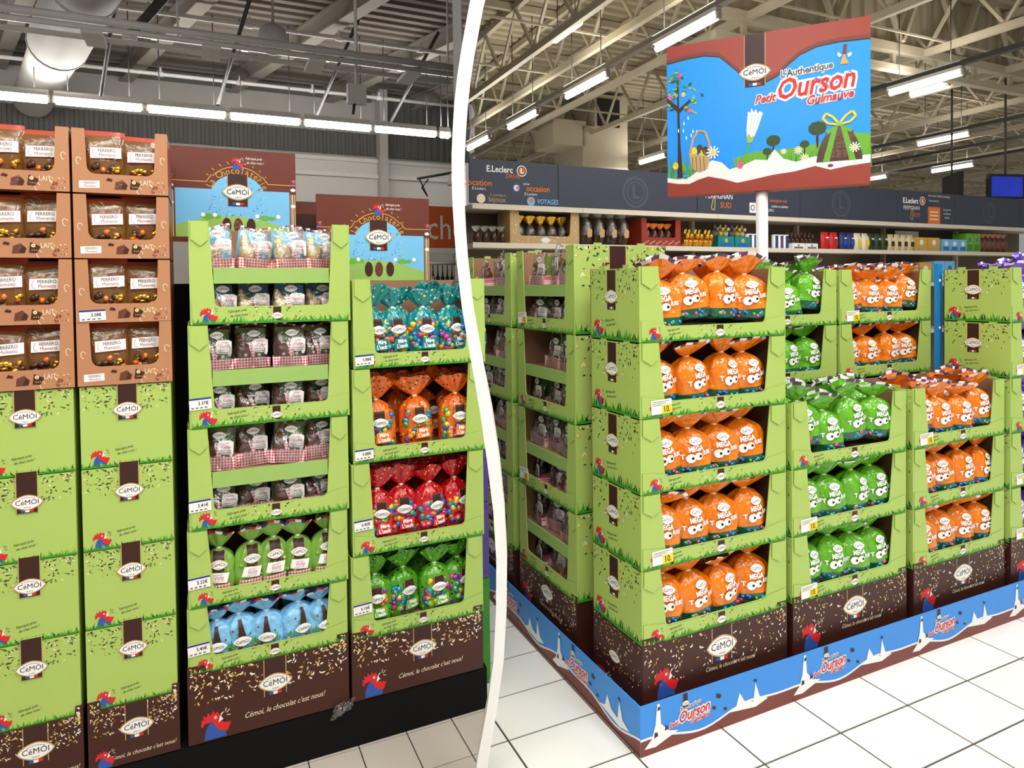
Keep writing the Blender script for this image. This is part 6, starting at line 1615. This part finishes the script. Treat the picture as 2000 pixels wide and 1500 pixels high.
for j in range(2):
    o = thing('tan_box', f'tan box with small cup print, {"left" if j == 0 else "right"} one on the top shelf', 'box', on(9.06 + 0.27 * j, SH1), group='tan boxes'); part('box_body', cached('tbx', lambda: mesh_pack(0.25, 0.2, 0.19, 'gold_ink', 'white_ink', 'tan_ink')), o)
for j in range(3):
    o = thing('blue_box', f'light blue box, {ORD[j]} from left at the right of the top shelf', 'box', on(9.60 + 0.19 * j, SH1), group='light blue boxes'); part('box_body', cached('lbx', lambda: mesh_pack(0.18, 0.2, 0.175, 'sky_ink', 'white_ink', 'egg_blue')), o)
for j in range(2):
    o = thing('green_box', f'bright green box, {"left" if j == 0 else "right"} one near the right end of the top shelf', 'box', on(10.14 + 0.17 * j, SH1), group='bright green boxes'); part('box_body', cached('gbx', lambda: mesh_pack(0.16, 0.2, 0.27, 'grass_light', 'egg_blue', 'grass_ink')), o)
for j in range(6):
    o = thing('wrapped_egg', f'brown bag wrapped figure with copper top, {ORD[j]} from left at the right shelf end', 'chocolate', on(10.42 + 0.125 * j, SH1), group='copper topped figures'); part('figure', cached(('egg', 0.11, 0.22, 'milk_choc'), lambda: mesh_egg(0.11, 0.22, 'milk_choc')), o); part('copper_knot', cached('kn5', lambda: mesh_knot(0.13, 0.07, 'copper_card', 0.21)), o)
# second shelf, seen above the island trays
sec = [(4.30, 'green', 'lime_foil', 'grass_ink', 0.26, 0.24, 3), (6.05, 'white', 'white_ink', 'plum_ink', 0.14, 0.24, 4), (6.75, 'yellow', 'yellow_ink', 'brown_ink', 0.25, 0.22, 1), (7.05, 'violet', 'purple_ink', 'orange_ink', 0.2, 0.22, 2), (8.15, 'pale', 'white_choc', 'brown_ink', 0.12, 0.26, 4), (8.75, 'pink', 'egg_pink', 'red_ink', 0.12, 0.24, 3), (9.15, 'tan', 'gold_ink', 'white_ink', 0.26, 0.28, 1), (9.45, 'blue', 'sky_ink', 'egg_blue', 0.22, 0.30, 2)]
for u, nm, c1, c2, w, h, n in sec:
    for j in range(n):
        o = thing('shelf_box', f'{nm} box on the second shelf, {ORD[j]} of its colour', 'box', on(u + (w + 0.01) * j, SH2), group=f'{nm} second shelf boxes'); part('box_body', cached(('sb', nm), lambda w=w, h=h, c1=c1, c2=c2: mesh_pack(w, 0.2, h, c1, c2)), o)
o = thing('blue_egg', 'shiny blue wrapped egg between white uprights on the second shelf', 'egg', on(5.30, SH2)); part('egg', mesh_egg(0.24, 0.34, 'egg_blue'), o); m = MB(); m.box(-0.26, -0.20, 0, 0.2, 0, 0.29, 'white_ink'); m.box(0.20, 0.26, 0, 0.2, 0, 0.29, 'white_ink'); part('side_card', m.mesh('side_card'), o)
for j in range(5):
    o = thing('wrapped_egg', f'pale wrapped egg on the second shelf, {ORD[j]} right of the blue egg', 'egg', on(5.62 + 0.085 * j, SH2), group='pale wrapped eggs'); part('egg', cached(('egg', 0.08, 0.24, 'white_choc'), lambda: mesh_egg(0.08, 0.24, 'white_choc')), o)

# two ceiling screens behind the shelves
for j, (u, key, lb, rz) in enumerate(((13.2, 'plastic_black', 'dark back of a hanging monitor at the far right', 0.9), (14.05, 'screen_glow', 'lit blue hanging monitor at the far right', -0.25))):
    o = thing('hanging_monitor', lb, 'monitor', Frame(u, 8.0, 3.20, rz))
    m = MB(); m.box(-0.02, 0.80, 0, 0.08, -0.02, 0.47, 'plastic_black'); part('casing', m.mesh('casing'), o)
    m = MB(); m.box(0.03, 0.75, -0.004, 0, 0.03, 0.42, key); part('screen', m.mesh('screen'), o)
    m = MB(); m.tube([(0.4, 0.05, 0.46), (0.4, 0.05, 3.16)], 0.02, 'steel_dark', 6); part('hanging_rod', m.mesh('hanging_rod'), o)
